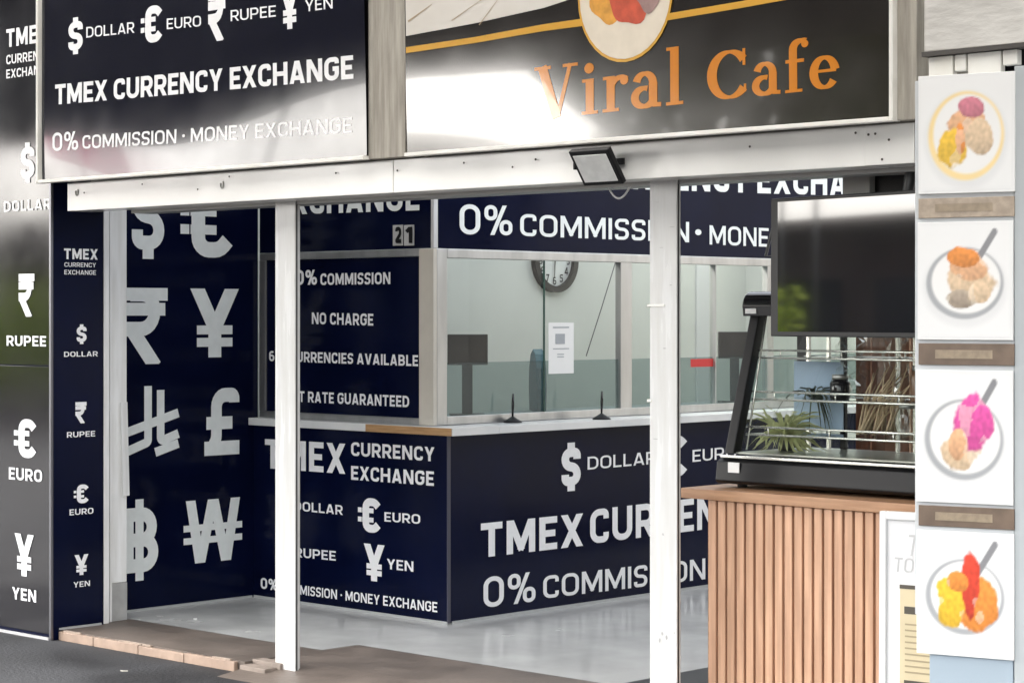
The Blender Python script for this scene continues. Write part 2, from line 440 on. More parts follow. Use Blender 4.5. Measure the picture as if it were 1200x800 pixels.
def write(text, plane, x0, x1, yb, yt, material, parent, w=.17, yr=None, track=.13, name='lettering', shape=None):
    """one line of lettering on a real plane: left foot (x0,yb), right foot (x1,yr), cap line yt at the left"""
    f, d, off = plane
    a = f(x0, yb, d); b = f(x1, yr if yr is not None else yb, d)
    if yr is None: b.z = a.z
    cap = (f(x0, yt, d) - a).z
    W, P = layout(text, w, track)
    u = (b - a) / W; v = Vector((0, 0, cap))
    return put(P, a + Vector(off), u, v, material, parent, name, shape)
def symbol(sym, plane, x0, x1, yt, yb, material, parent, w=.2, shape=None, name='currency_symbol'):
    f, d, off = plane
    a = f(x0, yb, d); b = f(x1, yb, d); b.z = a.z; H = (f(x0, yt, d) - a).z
    W, P = layout(sym, w); used = {i for f in P[0][1][1] for i in f}; ys = [P[0][1][0][i].y for i in used]; lo, hi = min(ys), max(ys)
    k = H / (hi - lo)
    return put(P, a + Vector(off) + Vector((0, 0, -lo * k)), (b - a) / W, Vector((0, 0, k)), material, parent, name, shape)

# ================================================================== the ground
YF, YS = 6.42, 6.20            # entrance plane, sign plane
XW, XR = -9.54, -4.20          # graphic wall, right end of the entrance
g = MB(); g.face([(-400, -400, -.09), (400, -400, -.09), (400, 400, -.09), (-400, 400, -.09)])
struct('ground', g, mat('earth', (.10, .09, .075), .9, noise=.4, nscale=.3))
g = MB(); g.box(-60, 40, -4, 6.34, -.085, -.05); struct('pavement', g, ASPH)
g = MB(); g.box(-60, 40, -4.14, -4.002, -.088, -.045, bev=.01); struct('kerb', g, mat('kerb_stone', (.30, .29, .27), .8, noise=.3, nscale=5, bump=.2))
g = MB(); g.face([(-120, -13, -.085), (80, -13, -.085), (80, -4.15, -.085), (-120, -4.15, -.085)]); struct('road', g, mat('concrete_road', (.060, .052, .060), .9, spec=0, noise=.4, nscale=2, bump=.2, bscale=80))
g = MB()
for k in range(-14, 9): g.face([(k*6, -8.6, -.081), (k*6+2.6, -8.6, -.081), (k*6+2.6, -8.48, -.081), (k*6, -8.48, -.081)])
struct('road_marking', g, mat('road_paint', (.7, .7, .68), .7, noise=.3, nscale=9))
# the hall: grey epoxy, brown threshold, dark cafe floor
g = MB(); g.face([(-9.9, 6.83, 0), (-7.8, 6.83, 0), (-7.8, 7.06, 0), (-6.15, 7.06, 0), (-6.15, 13, 0), (-9.9, 13, 0)])
struct('hall_floor', g, EPOXY)
g = MB()
for p, q in (((-9.9, 6.36), (-7.8, 6.83)), ((-7.8, 6.56), (-6.15, 7.06))):
    g.box(p[0], q[0], p[1], q[1], -.06, -.001)
g.prism([(6.20, -.049), (6.56, -.001), (6.56, -.06), (6.20, -.06)], -7.8, -5.0, 'X')
struct('threshold_floor', g, BROWN)
g = MB(); g.box(-6.148, -3.2, 6.57, 13, -.06, .002); struct('cafe_floor', g, DARKFL)

# low step faced with chipped tiles
st = thing('entrance_step', 'low entrance step with a chipped beige tile face beside the glossy dark pillar', 'step', (-8.5, 6.34, -.05))
mb = MB(); x = -9.25
for wd in (.30, .37, .36, .38):
    mb.box(x, x + wd - .006, 6.335, 6.358, -.05, -.004 - random.random() * .006, bev=.003); x += wd
mb.build('tile_face', BEIGE, st)
mb = MB(); x = -9.22
while x < -7.85:
    wd = random.uniform(.06, .2)
    if random.random() < .65:
        n = 7; poly = [(x + wd * i / n, 6.342 + random.uniform(.0, .008)) for i in range(n + 1)] + [(x + wd, 6.362 + random.random() * .008), (x, 6.36)]
        mb.prism(poly, -.006, .0015, 'Z')
    x += wd + random.uniform(.0, .08)
mb.build('broken_tile_edge', mat('cement', (.40, .32, .26), .9, noise=.3, nscale=20), st)
mb = MB(); mb.box(-7.80, -7.62, 6.33, 6.40, -.05, -.012, bev=.004); mb.box(-7.80, -7.60, 6.405, 6.47, -.05, .006, bev=.004)
mb.build('end_block', mat('cut_tile', (.27, .22, .185), .7, noise=.3, nscale=12, bump=.2), st)

# ================================================================== left pillar in glossy dark panels
PF = (onY, 6.30, (0, -.0035, 0)); PS = (onX, -9.26, (.0035, 0, 0))
pl = thing('glossy_pillar', 'dark glossy pillar lettered with currency names at the left of the entrance', 'pillar', (-9.8, 6.4, -.05))
mb = MB(); mb.box(-10.55, -9.265, 6.306, 6.62, -.05, 4.2); mb.build('core', NAVY, pl)
zs = onY(30, 428, 6.3).z
MIR = mat('mirror_panel', (0.005, 0.0045, 0.008), 0.11, coat=0.0, ior=1.66, rvar=.04, nscale=2)
mb = MB(); mb.box(-10.54, -9.275, 6.300, 6.3055, zs + .003, 4.2, bev=.0015); mb.build('upper_panel', MIR, pl)
mb = MB(); mb.box(-10.54, -9.275, 6.300, 6.3055, -.02, zs - .003, bev=.0015); mb.build('lower_panel', MIR, pl)
mb = MB(); mb.box(-9.264, -9.26, 6.31, 6.61, 0.012, 4.2); mb.build('side_panel', NAVY, pl)
mb = MB(); mb.box(-9.275, -9.257, 6.294, 6.309, -.05, 4.2, bev=.003); mb.build('corner_trim', mat('corner_metal', (.20, .20, .22), .3, metal=.9), pl)
mb = MB(); mb.box(-10.5, -9.28, 6.292, 6.30, -.05, -.036); mb.box(-9.262, -9.252, 6.345, 6.60, 0, .010); mb.build('foot_trim', mat('foot_grey', (.40, .40, .40), .5), pl)
write('TMEX', PF, 8, 57, 56, 35, WHITE, pl, .2)
write('CURRENCY', PF, 8, 59, 76, 65, WHITE, pl, .18); write('EXCHANGE', PF, 8, 59, 92.5, 82, WHITE, pl, .18)
for s, a, n, b in (('$', (25, 41, 168, 215), 'DOLLAR', (5, 60, 248.5, 236)), ('INR', (22, 41, 321, 371), 'RUPEE', (8.4, 54.7, 405, 393)),
                   ('EUR', (17, 44, 490, 535), 'EURO', (11, 50, 561, 547)), ('JPY', (18, 40, 624, 673), 'YEN', (15, 43, 701, 687))):
    symbol(s, PF, *a, WHITE, pl, .22); write(n, PF, *b, WHITE, pl, .19)
write('TMEX', PS, 74.6, 114, 303.5, 291, WHITE, pl, .2)
write('CURRENCY', PS, 75, 112, 312.5, 307.4, WHITE, pl, .15); write('EXCHANGE', PS, 75, 112, 321.5, 316.2, WHITE, pl, .15)
for s, a, n, b in (('$', (89.4, 101, 380, 403), 'DOLLAR', (74.6, 114, 418, 412)), ('INR', (87.5, 101, 471, 496), 'RUPEE', (78, 111, 512.5, 506)),
                   ('EUR', (86, 104, 568, 590), 'EURO', (81, 109, 603.5, 596.5)), ('JPY', (87, 103, 650, 674), 'YEN', (85.6, 105, 688, 681.5))):
    symbol(s, PS, *a, WHITE, pl, .22); write(n, PS, *b, WHITE, pl, .17)

# shutter guide / door jamb
JAMBP = mat('jamb_paint', (0.86, 0.865, 0.86), 0.3, noise=.12, nscale=5, stretch=(6, 6, .6), detail=8, col2=(.74, .74, .72))
jm = thing('shutter_jamb', 'white steel shutter guide with a peeling strip between the glossy pillar and the symbol wall', 'door jamb', (-9.3, 6.7, 0))
mb = MB(); mb.box(-9.36, -9.27, 6.625, 6.66, 0, 2.2, bev=.003); mb.box(-9.36, -9.30, 6.685, 6.70, 0, 2.2, bev=.003); mb.build('guide_rail', JAMBP, jm)
mb = MB(); mb.box(-9.37, -9.325, 6.66, 6.685, 0, 2.2); mb.build('guide_slot', RUBBER, jm)
mb = MB(); mb.box(-9.56, -9.31, 6.702, 6.80, .20, 2.2, bev=.003); mb.build('jamb_post', JAMBP, jm)
mb = MB(); mb.box(-9.56, -9.308, 6.702, 6.802, 0, .198, bev=.003); mb.build('jamb_foot', mat('grey_primer', (.42, .42, .41), .6, noise=.2, nscale=12), jm)
mb = MB(); mb.xf = Matrix.Translation((-9.302, 6.795, .66)) @ Matrix.Rotation(R(1.6), 4, 'X') @ Matrix.Rotation(R(10), 4, 'Z'); mb.box(-.002, .002, -.03, .018, -.01, .48, bev=.001); mb.build('peeling_strip', JAMBP, jm)

# ================================================================== left wall with large currency symbols
WL = (onX, XW, (.0035, 0, 0))
wl = thing('symbol_wall', 'navy wall with large grey currency symbols at the left of the hall', 'wall', (XW, 7.3, 0))
mb = MB(); mb.box(-9.9, XW, 6.80, 7.875, 0, 3.0); mb.build('wall_panel', NAVY, wl)
for s, a in (('$', (154, 192, 203, 303)), ('EUR', (211, 274, 214, 301)), ('INR', (145, 196, 337, 427)), ('JPY', (223, 279, 338, 419)),
             ('SAR', (143, 208, 453, 537)), ('GBP', (239, 280, 455, 534)), ('THB', (144, 185, 586, 682)), ('KRW', (216, 282, 587, 661))):
    symbol(s, WL, *a, GREYVIN, wl, .21)
mb = MB(); mb.box(XW, XW + .006, 6.81, 7.83, 0, .012); mb.build('floor_bead', mat('sealant', (.42, .43, .43), .6), wl)

# ================================================================== exchange kiosk
KF, KR, KD = 7.84, -7.97, 12.84
WF, WR = 7.885, -8.12         # window and fascia planes
ks = thing('exchange_kiosk', 'navy currency exchange kiosk with glass counter windows inside the hall', 'kiosk', (-8.7, 8.5, 0))
mb = MB(); mb.box(XW + .004, KR - .004, KF, KF + .02, 0.006, .972); mb.build('counter_front', NAVY, ks)
mb = MB(); mb.box(KR - .02, KR, KF + .022, KD, 0.006, .972); mb.build('counter_side', NAVY, ks)
mb = MB(); mb.box(KR - .004, KR + .002, KF - .002, KF + .02, .006, .972, bev=.001); mb.build('corner_trim', mat('corner_navy', (.05, .05, .075), .4), ks)
mb = MB(); mb.box(XW + .01, KR, KF - .005, KF, 0, .014); mb.box(KR, KR + .005, KF + .03, KD, 0, .014); mb.build('floor_bead', mat('sealant', (.42, .43, .43), .6), ks)
xwood = onY(428, 495, 7.80).x
mb = MB(); mb.box(XW + .006, xwood, 7.80, 8.15, .975, 1.016, bev=.003); mb.box(xwood + .001, -7.905, 7.806, 8.15, .976, 1.015)
mb.box(-8.4, -7.90, 8.151, KD, .975, 1.016, bev=.003); mb.box(-7.904, -7.90, 7.806, 8.15, .975, 1.016); mb.build('countertop', MARBLE, ks)
mb = MB(); mb.box(xwood + .001, -7.905, 7.800, 7.805, .975, 1.014, bev=.001); mb.build('raw_edge', RAWWOOD, ks)
# fascia
mb = MB(); mb.box(XW + .004, WR - .02, WF, WF + .04, 1.945, 3.0); mb.build('front_fascia', NAVY, ks)
mb = MB(); mb.box(WR - .04, WR, WF + .03, KD, 1.945, 3.0); mb.build('side_fascia', NAVY, ks)
mb = MB(); mb.box(WR - .018, WR + .004, WF - .004, WF + .028, 1.945, 3.0, bev=.003); mb.build('fascia_corner', PAINT2, ks)
# front window frame and the notice panel in it
xl, xr = onY(304, 300, WF).x, WR; xpl, xpr = onY(313, 300, WF).x, onY(491, 300, WF).x
mb = MB(); z0, z1 = 1.018, 1.943
mb.box(xl, xr - .06, WF, WF + .05, 1.905, z1, bev=.003); mb.box(xl, xr - .06, WF, WF + .05, z0, 1.052, bev=.003); mb.box(xl, xpl - .015, WF - .002, WF + .05, 1.053, 1.904, bev=.003)
mb.build('front_window_frame', ALU, ks)
mb = MB(); mb.box(xpr + .004, WR + .002, WF - .004, WF + .022, 1.018, 1.943, bev=.002); mb.build('corner_board', mat('cream_board', (.62, .58, .50), .5, noise=.1, nscale=6), ks)
mb = MB(); mb.box(xpl - .012, xpr, WF + .008, WF + .02, 1.053, 1.904); mb.build('notice_panel', NAVY, ks)
# side window: stile, rails, mullions, panes
ym1, ym2 = onX(728, 400, WR).y, onX(741, 400, WR).y
ys1 = onX(524, 400, WR).y
mb = MB(); mb.box(WR - .05, WR, WF + .024, ys1, 1.018, 1.943, bev=.003)
mb.box(WR - .05, WR, ys1, KD, 1.895, 1.943, bev=.004); mb.box(WR - .05, WR, ys1, KD, 1.018, 1.062, bev=.003)
for y0, y1 in ((ym1, ym2), (onX(840, 400, WR).y - .008, onX(840, 400, WR).y), (onX(900, 400, WR).y, onX(907, 400, WR).y), (KD - .06, KD)):
    mb.box(WR - .045, WR - .003, y0, y1, 1.06, 1.90, bev=.002)
mb.build('side_window_frame', ALU, ks)
mb = MB()
for y0, y1, dx in ((ys1, onX(642, 400, WR).y, .03), (onX(640, 400, WR).y, ym1, .022), (ym2, onX(840, 400, WR).y, .026), (onX(840, 400, WR).y, KD - .06, .02)):
    mb.face([(WR - dx, y0, 1.345), (WR - dx, y1, 1.345), (WR - dx, y1, 1.9), (WR - dx, y0, 1.9)])
mb.build('glass_pane', GLASS, ks)
mb = MB()
for y0, y1, dx in ((ys1, onX(642, 400, WR).y, .03), (onX(640, 400, WR).y, ym1, .022), (ym2, onX(840, 400, WR).y, .026), (onX(840, 400, WR).y, KD - .06, .02)):
    mb.face([(WR - dx, y0, 1.06), (WR - dx, y1, 1.06), (WR - dx, y1, 1.343), (WR - dx, y0, 1.343)])
mb.build('tinted_pane', FILM, ks)
ye = onX(641, 400, WR).y
mb = MB(); mb.box(WR - .03, WR - .018, ye, ye + .004, 1.062, 1.9); mb.build('pane_edge', mat('glass_edge', (.05, .11, .09), .2), ks)
# lettering on the kiosk
CF = (onY, KF, (0, -.0035, 0)); CR = (onX, KR, (.0035, 0, 0)); FF = (onY, WF, (0, -.0035, 0)); FR = (onX, WR, (.0035, 0, 0)); NP = (onY, WF + .008, (0, -.0035, 0))
write('TMEX', CF, 311, 405, 548, 514, WHITE, ks, .2, yr=555)
write('CURRENCY', CF, 412, 509.5, 533.6, 517.6, WHITE, ks, .19, yr=540.4); write('EXCHANGE', CF, 412, 509, 561.6, 545.4, WHITE, ks, .19, yr=569)
symbol('$', CF, 324, 341, 575, 620, WHITE, ks, .22); symbol('INR', CF, 324, 341, 628, 674, WHITE, ks, .22)
write('DOLLAR', CF, 345, 402, 597.5, 586.5, WHITE, ks, .17, yr=603); write('RUPEE', CF, 346, 394, 652, 641, WHITE, ks, .17, yr=656.5)
symbol('EUR', CF, 420, 447.5, 582, 622, WHITE, ks, .23); write('EURO', CF, 451, 493, 610.5, 599.5, WHITE, ks, .17, yr=613.5)
symbol('JPY', CF, 427, 451, 636, 679, WHITE, ks, .23); write('YEN', CF, 454, 485, 666, 654, WHITE, ks, .17, yr=669.5)
write('0%', CF, 306, 326, 689, 676, WHITE, ks, .19); write('COMMISSION \u2022 MONEY EXCHANGE', CF, 328.5, 513, 693, 682, WHITE, ks, .17, yr=717)
write('0%', NP, 347, 372, 334, 316.5, WHITE, ks, .19); write('COMMISSION', NP, 376, 458, 334, 320.5, WHITE, ks, .19)
write('NO CHARGE', NP, 366, 438, 379.5, 366, WHITE, ks, .19, yr=381.5)
write('60', NP, 316, 330, 423, 411, WHITE, ks, .19); write('CURRENCIES AVAILABLE', NP, 340.5, 490.5, 423.7, 411.5, WHITE, ks, .19, yr=429); write('BEST RATE GUARANTEED', NP, 329, 480, 469.5, 457, WHITE, ks, .19, yr=477)
write('EXCHANGE', FF, 325, 492, 252, 222, GREYVIN, ks, .2, yr=246.5)
for i, (a, b) in enumerate(((461.5, 473), (474.5, 486))):
    p = onY(a, 288, WF); q = onY(b, 263.5, WF)
    mb = MB(); mb.box(p.x, q.x, WF - .008, WF - .002, p.z, q.z, bev=.0015); pt = mb.build('number_plate', mat('plate_silver', (.52, .52, .51), .4), ks)
    write('21'[i], (onY, WF - .008, (0, -.002, 0)), a + 2, b - 2.5, 285, 266, BLACK, ks, .24, name='plate_digit')
write('0%', FR, 538, 600, 274.5, 239, GREYVIN, ks, .15, yr=276); write('COMMISSION', FR, 609, 807, 276.4, 250.5, GREYVIN, ks, .15, yr=284)
write('\u2022', FR, 814, 821.5, 288, 256, GREYVIN, ks, .15); write('MONEY', FR, 831, 917, 286.5, 264, GREYVIN, ks, .15, yr=290); write('EXCHANGE', FR, 926, 1052, 290, 269, GREYVIN, ks, .15, yr=294)
write('CURRENCY', FR, 690, 877, 220, 183, GREYVIN, ks, .2, yr=226); write('EXCHANGE', FR, 887, 1050, 226.5, 194, GREYVIN, ks, .2, yr=231)
symbol('$', CR, 657.5, 680, 519, 576, WHITE, ks, .24); write('DOLLAR', CR, 688, 768, 550, 535, WHITE, ks, .14, yr=543)
symbol('EUR', CR, 768, 806, 511, 561, WHITE, ks, .22); write('EURO', CR, 811, 862, 541, 527, WHITE, ks, .14, yr=536)
write('TMEX', CR, 563, 682.5, 653, 613, WHITE, ks, .2, yr=639); write('CURRENCY', CR, 691, 886, 637, 597, WHITE, ks, .19, yr=612); write('EXCHANGE', CR, 898, 1060, 611, 576, WHITE, ks, .19, yr=592)
write('0%', CR, 566, 627, 712, 676, WHITE, ks, .15, yr=704); write('COMMISSION', CR, 636, 826, 701, 674.5, WHITE, ks, .15, yr=678)
write('\u2022', CR, 833, 840, 679, 651, WHITE, ks, .15); write('MONEY EXCHANGE', CR, 850, 1050, 676, 652, WHITE, ks, .15, yr=652)

# booth interior
bw = thing('booth_wall', 'pale grey green back wall with white battens behind the kiosk glass', 'wall', (-9.9, 10, 0))
mb = MB(); mb.box(-10.05, -9.9, 7.90, 13.0, 0, 3.0); mb.box(-9.9, -8.2, 12.85, 13.0, 0, 3.0); mb.build('wall_panel', BOOTHW, bw)
mb = MB()
for px in (788, 822): y = onX(px, 400, -9.9).y; mb.box(-9.9, -9.885, y - .07, y + .07, 0, 3.0)
mb.build('batten', mat('white_batten', (.74, .75, .74), .5), bw)
mb = MB(); mb.box(-9.53, -9.50, 7.93, 8.3, 0, 3); mb.build('return_wall', BOOTHW, bw)
ck = onX(648, 305.5, -9.9)
cl = thing('wall_clock', 'round black rimmed wall clock on the pale wall behind the kiosk glass', 'clock', tuple(ck))
CKR = .215
mb = MB(); mb.disc(ck, CKR, (1, 0, 0), n=64, r2=CKR * .80, th=.04); mb.build('rim', BLACK, cl)
mb = MB(); mb.disc(ck, CKR * .81, (1, 0, 0), n=64, th=.012); mb.build('dial', mat('dial', (.75, .77, .74), .5), cl)
for hnum in range(1, 13):
    a = R(90 - hnum * 30); W, P = layout(str(hnum), .16, .1); hh = .052
    c = ck + Vector((.015, math.cos(a) * CKR * .63 - W * hh / 2, math.sin(a) * CKR * .63 - hh / 2))
    put(P, c, Vector((0, hh, 0)), Vector((0, 0, hh)), BLACK, cl, 'numeral')
mb = MB()
for ang, ln, wd in ((R(-93), .12, .006), (R(62), .09, .009)):
    d = Vector((0, math.cos(ang), math.sin(ang))); n = Vector((0, -d.z, d.y)); c = ck + Vector((.02, 0, 0))
    mb.face([c - n * wd, c + n * wd, c + d * ln + n * wd * .5, c + d * ln - n * wd * .5])
mb.build('hand', BLACK, cl)
for px, lab in ((548, 'black computer monitor behind the kiosk glass beside the corner stile'), (862, 'black computer monitor behind the kiosk glass near the display case')):
    c = onX(px, 412, -8.75); mo = thing('monitor', lab, 'monitor', (c.x, c.y, 1.02), 'monitors on the booth desk')
    mb = MB(); mb.xf = Matrix.Translation((c.x, c.y, 0)) @ Matrix.Rotation(R(-42), 4, 'Z')
    mb.box(-.02, .02, -.115, .115, 1.31, 1.485, bev=.005); mb.build('screen', BLACK, mo)
    mb = MB(); mb.xf = Matrix.Translation((c.x, c.y, 0)) @ Matrix.Rotation(R(-42), 4, 'Z')
    mb.box(-.05, -.03, -.03, .03, 1.03, 1.40, bev=.004); mb.box(-.12, .06, -.1, .1, 1.017, 1.03, bev=.004); mb.build('stand', BLACK, mo)
dk = MB(); dk.box(-9.1, -8.41, 8.16, 11.7, .978, 1.014, bev=.003); tag(dk.build('booth_desk', mat('desk_grey', (.30, .33, .33), .5)), 'grey desk behind the kiosk glass', 'desk')
cc = onX(630, 450, -8.95)
ch = thing('office_chair', 'dark teal office chair with a curved back behind the kiosk glass', 'chair', (cc.x, cc.y, 0))
TEAL = mat('teal_fabric', (.035, .10, .125), .8, noise=.2, nscale=60)
mb = MB(); mb.xf = Matrix.Translation((cc.x, cc.y, 0)) @ Matrix.Rotation(R(-40), 4, 'Z')
prof = [(-.17, .95), (-.21, 1.15), (-.19, 1.28), (-.12, 1.36), (0, 1.39), (.12, 1.36), (.19, 1.28), (.21, 1.15), (.17, .95)]
mb.prism(prof, -.03, .03, 'Y', bev=.008); mb.build('backrest', TEAL, ch)
mb = MB(); mb.xf = Matrix.Translation((cc.x, cc.y, 0)) @ Matrix.Rotation(R(-40), 4, 'Z'); mb.box(-.23, .23, -.48, -.02, .68, .75, bev=.02); mb.build('seat', TEAL, ch)
mb = MB(); mb.tube([(cc.x, cc.y, .05), (cc.x, cc.y, .68)], .025); mb.tube([(cc.x, cc.y + .03, .7), (cc.x, cc.y + .04, 1.0)], .018)
for k in range(5):
    a = k * 1.2566; mb.tube([(cc.x, cc.y, .07), (cc.x + .28 * math.cos(a), cc.y + .28 * math.sin(a), .03)], .016, n=6)
mb.build('pedestal', BLACK, ch)
nt_ = thing('paper_notice', 'white printed notice taped to the kiosk glass below the clock', 'notice', tuple(onX(657, 438, WR)))
p = onX(642.5, 438, WR - .02); q = onX(672, 378, WR - .02)
mb = MB(); mb.box(WR - .019, WR - .018, p.y, q.y, p.z, q.z); mb.build('sheet', PAPER, nt_)
mb = MB()
for yy, hh, a, b in ((383.5, 1.6, 648, 667), (397, 12, 651, 662), (408.5, 1.4, 648, 667), (415, 1.2, 653, 661), (418, 1.2, 653, 661)):
    A = onX(a, yy + hh/2, WR - .0165); Bq = onX(b, yy - hh/2, WR - .0165); mb.face([(A.x, A.y, A.z), (A.x, Bq.y, A.z), (A.x, Bq.y, Bq.z), (A.x, A.y, Bq.z)])
mb.build('print', mat('faded_print', (.36, .38, .40), .6), nt_)
p = onX(810, 430, WR - .02); q = onX(838, 420, WR - .02)
mb = MB(); mb.box(WR - .024, WR - .022, p.y, q.y, p.z, q.z); tag(mb.build('red_sticker', mat('red_vinyl', (.55, .03, .03), .4)), 'red strip sticker on the kiosk glass beside the entrance post', 'sticker')
mb = MB(); a = onX(722, 305, -9.3); b = onX(687, 417, -9.6); mb.tube([a, a * .5 + b * .5 + Vector((0, 0, -.006)), b], .004, n=6)
tag(mb.build('thin_wire', INK), 'thin wire hanging slanted across the booth behind the glass', 'wire')
for px, py, lab in ((594.5, 494.5, 'black pen stand on the counter nearest the kiosk corner'), (705, 491, 'black pen stand on the counter below the paper notice')):
    t = (1.017 - EYE) * F_PX / (CY - py); c = Vector((ray(px)[0] * t, ray(px)[1] * t, 1.017)); c.x = max(c.x, -8.07)
    ps = thing('pen_stand', lab, 'pen stand', tuple(c), 'pen stands on the kiosk counter')
    mb = MB(); mb.tube([c, c + Vector((0, 0, .006)), c + Vector((0, 0, .022)), c + Vector((0, 0, .032))], [.052, .050, .022, .008], n=24); mb.build('base', BLACK, ps)
    mb = MB(); mb.tube([c + Vector((0, 0, .03)), c + Vector((-.002, .004, .10)), c + Vector((-.004, .008, .155))], [.005, .008, .005], n=8); mb.build('pen', BLACKG, ps)

# hall shell behind everything
mb = MB(); mb.box(-8.1, -3.0, 6.64, 7.3, 2.85, 2.95); mb.box(-8.1, -7.9, 7.301, 13.2, 2.85, 2.95); mb.box(-4.4, -3.0, 7.301, 13.2, 2.85, 2.95); struct('hall_ceiling', mb, CEILM)  # unseen ceiling, left open over booth and passage to let sky light in
mb = MB(); mb.box(-8.19, -3.2, 13.0, 13.15, 0, 2.84); tag(mb.build('back_wall', mat('back_paint', (.30, .29, .27), .7, noise=.2, nscale=2)), 'plain grey wall at the far end of the hall', 'wall')
mb = MB(); mb.box(-3.35, -3.2, 6.62, 12.99, 0, 2.84); tag(mb.build('cafe_wall', mat('cafe_paint', (.34, .335, .32), .7, noise=.2, nscale=2)), 'plain cafe wall at the right side of the hall', 'wall')
for px0, px1, col, lab in ((1003, 1036, (.34, .17, .10), 'reddish brown curtain panel behind the display case, the left one of two'), (1037, 1090, (.46, .27, .18), 'pale brown curtain panel behind the display case beside the poster pillar')):
    xa, xb_ = onY(px0, 400, 8.2).x, onY(px1, 400, 8.2).x; mb = MB(); n = 30
    pts = [(xa + (xb_ - xa) * i / n, 8.2 + .022 * math.sin(i * 1.3) + .008 * math.sin(i * 2.9)) for i in range(n + 1)]
    mb.prism(pts + [(x, y + .012) for x, y in reversed(pts)], .03, 2.0, 'Z')
    tag(mb.build('curtain', mat('curtain_%d' % px0, col, .8, noise=.2, nscale=20)), lab, 'curtain', 'curtains behind the cafe counter')
mb = MB(); mb.tube([(-5.72, 8.206, 2.012), (-3.36, 8.206, 2.012)], .012, n=10); tag(mb.build('curtain_rod', CHROME), 'steel rod carrying the brown curtains behind the cafe counter', 'rod')

# ================================================================== entrance: posts, beam, signs
for (x0, x1, lab) in ((322.5, 346, 'white steel entrance post standing at the end of the tiled step'), (761.5, 793.5, 'scuffed white steel entrance post with two clips beside the cafe counter')):
    a = onY(x0, 700, YF).x; b = onY(x1, 700, YF).x
    p = thing('entrance_post', lab, 'post', ((a + b) / 2, YF + .04, 0), 'entrance posts under the beam')
    zb = -.045 if x0 < 400 else -.04
    mb = MB(); mb.box(a, b - .002, YF, YF + .007, zb, 2.118, bev=.002); mb.box(a + .004, b - .02, YF + .0072, YF + .045, zb, 2.11); mb.build('column', PAINT2, p)
    mb = MB(); mb.box(b - .019, b - .004, YF + .0072, YF + .017, zb, 2.115); mb.build('rubber_seal', RUBBER, p)
    mb = MB(); mb.box(b - .019, b - .004, YF + .0172, YF + .024, zb, 2.115, bev=.001); mb.build('back_flange', PAINT2, p)
    if x0 > 400:
        for py in (358, 470):
            z = onY(780, py, YF).z; mb = MB(); mb.box(a - .010, (a + .010) if py > 400 else (a * .45 + b * .55), YF - .003, YF + .001, z - .005, z + .005, bev=.0015)
            mb.box(a - .012, a - .0105, YF - .003, YF + .03, z - .006, z + .006); mb.build('clip', PAINT, p)
        mb = MB()
        for px, py, ww, hh in ((787, 266, 8, 1.2), (786, 334, 4, 1.5), (770, 237, 9, .8), (779, 408, 5, 1.6), (777, 626, 2.5, 4), (776, 742, 4, 5), (773, 750, 3, 6), (781, 747, 3, 7), (790, 741, 2, 4), (768, 514, 10, 1), (775, 290, 7, 1)):
            A = onY(px - ww/2, py + hh/2, YF - .0015); B_ = onY(px + ww/2, py - hh/2, YF - .0015)
            n = 7; poly = []
            for k in range(n):
                an = k * 2 * math.pi / n; rr_ = random.uniform(.55, 1); poly.append(((A.x + B_.x)/2 + (B_.x - A.x)/2 * math.cos(an) * rr_, YF - .0015, (A.z + B_.z)/2 + (B_.z - A.z)/2 * math.sin(an) * rr_))
            mb.face(poly)
        mb.build('scuff', mat('scuff', (.36, .36, .35), .7), p)

YB = 6.262
xbl, xbr = onY(79, 246, YB).x, onY(1072, 192, YB).x
bm_ = thing('entrance_beam', 'white sheet metal beam dotted with screws across the entrance below the signs', 'beam', (-6.7, 6.45, 2.12))
xs1, xs2 = onY(461, 200, YB).x, onY(1014, 170, YB).x
mb = MB(); mb.box(xbl, xs1 - .001, YB, 6.41, 2.112, 2.2515, bev=.003); mb.box(xs1 + .001, xs2 - .001, YB, 6.41, 2.112, 2.2515, bev=.003); mb.box(xs2 + .001, xbr, YB - .004, 6.41, 2.113, 2.2515, bev=.003); mb.build('cladding', BEAMM, bm_)
mb = MB(); mb.box(xbl + .3, xbr - .01, 6.43, 6.56, 2.098, 2.119, bev=.002); mb.build('track', mat('grey_track', (.30, .30, .29), .4, metal=.6), bm_)
mb = MB()
for px, py in ((168, 216), (233, 222), (270, 207), (395, 203), (467, 200), (602, 196), (629, 187), (880, 172), (1004, 156), (1019, 158), (1027, 157), (1043, 164), (1035, 187), (100, 226), (545, 191)):
    c = onY(px, py, YB); mb.disc((c.x, YB - .006, c.z), .0045, (0, -1, 0), n=10, th=.002)
mb.build('screw', mat('rust_screw', (.06, .05, .04), .6), bm_)
mb = MB()
for px, py in ((90, 225), (260, 216)):
    c = onY(px, py, YB - .003); pts = [c + Vector((math.cos(a) * .010, 0, math.sin(a) * .018)) for a in [R(d) for d in range(-200, 60, 20)]]; mb.tube(pts, .003, n=6)
mb.build('hook', mat('grey_hook', (.45, .44, .40), .4), bm_)

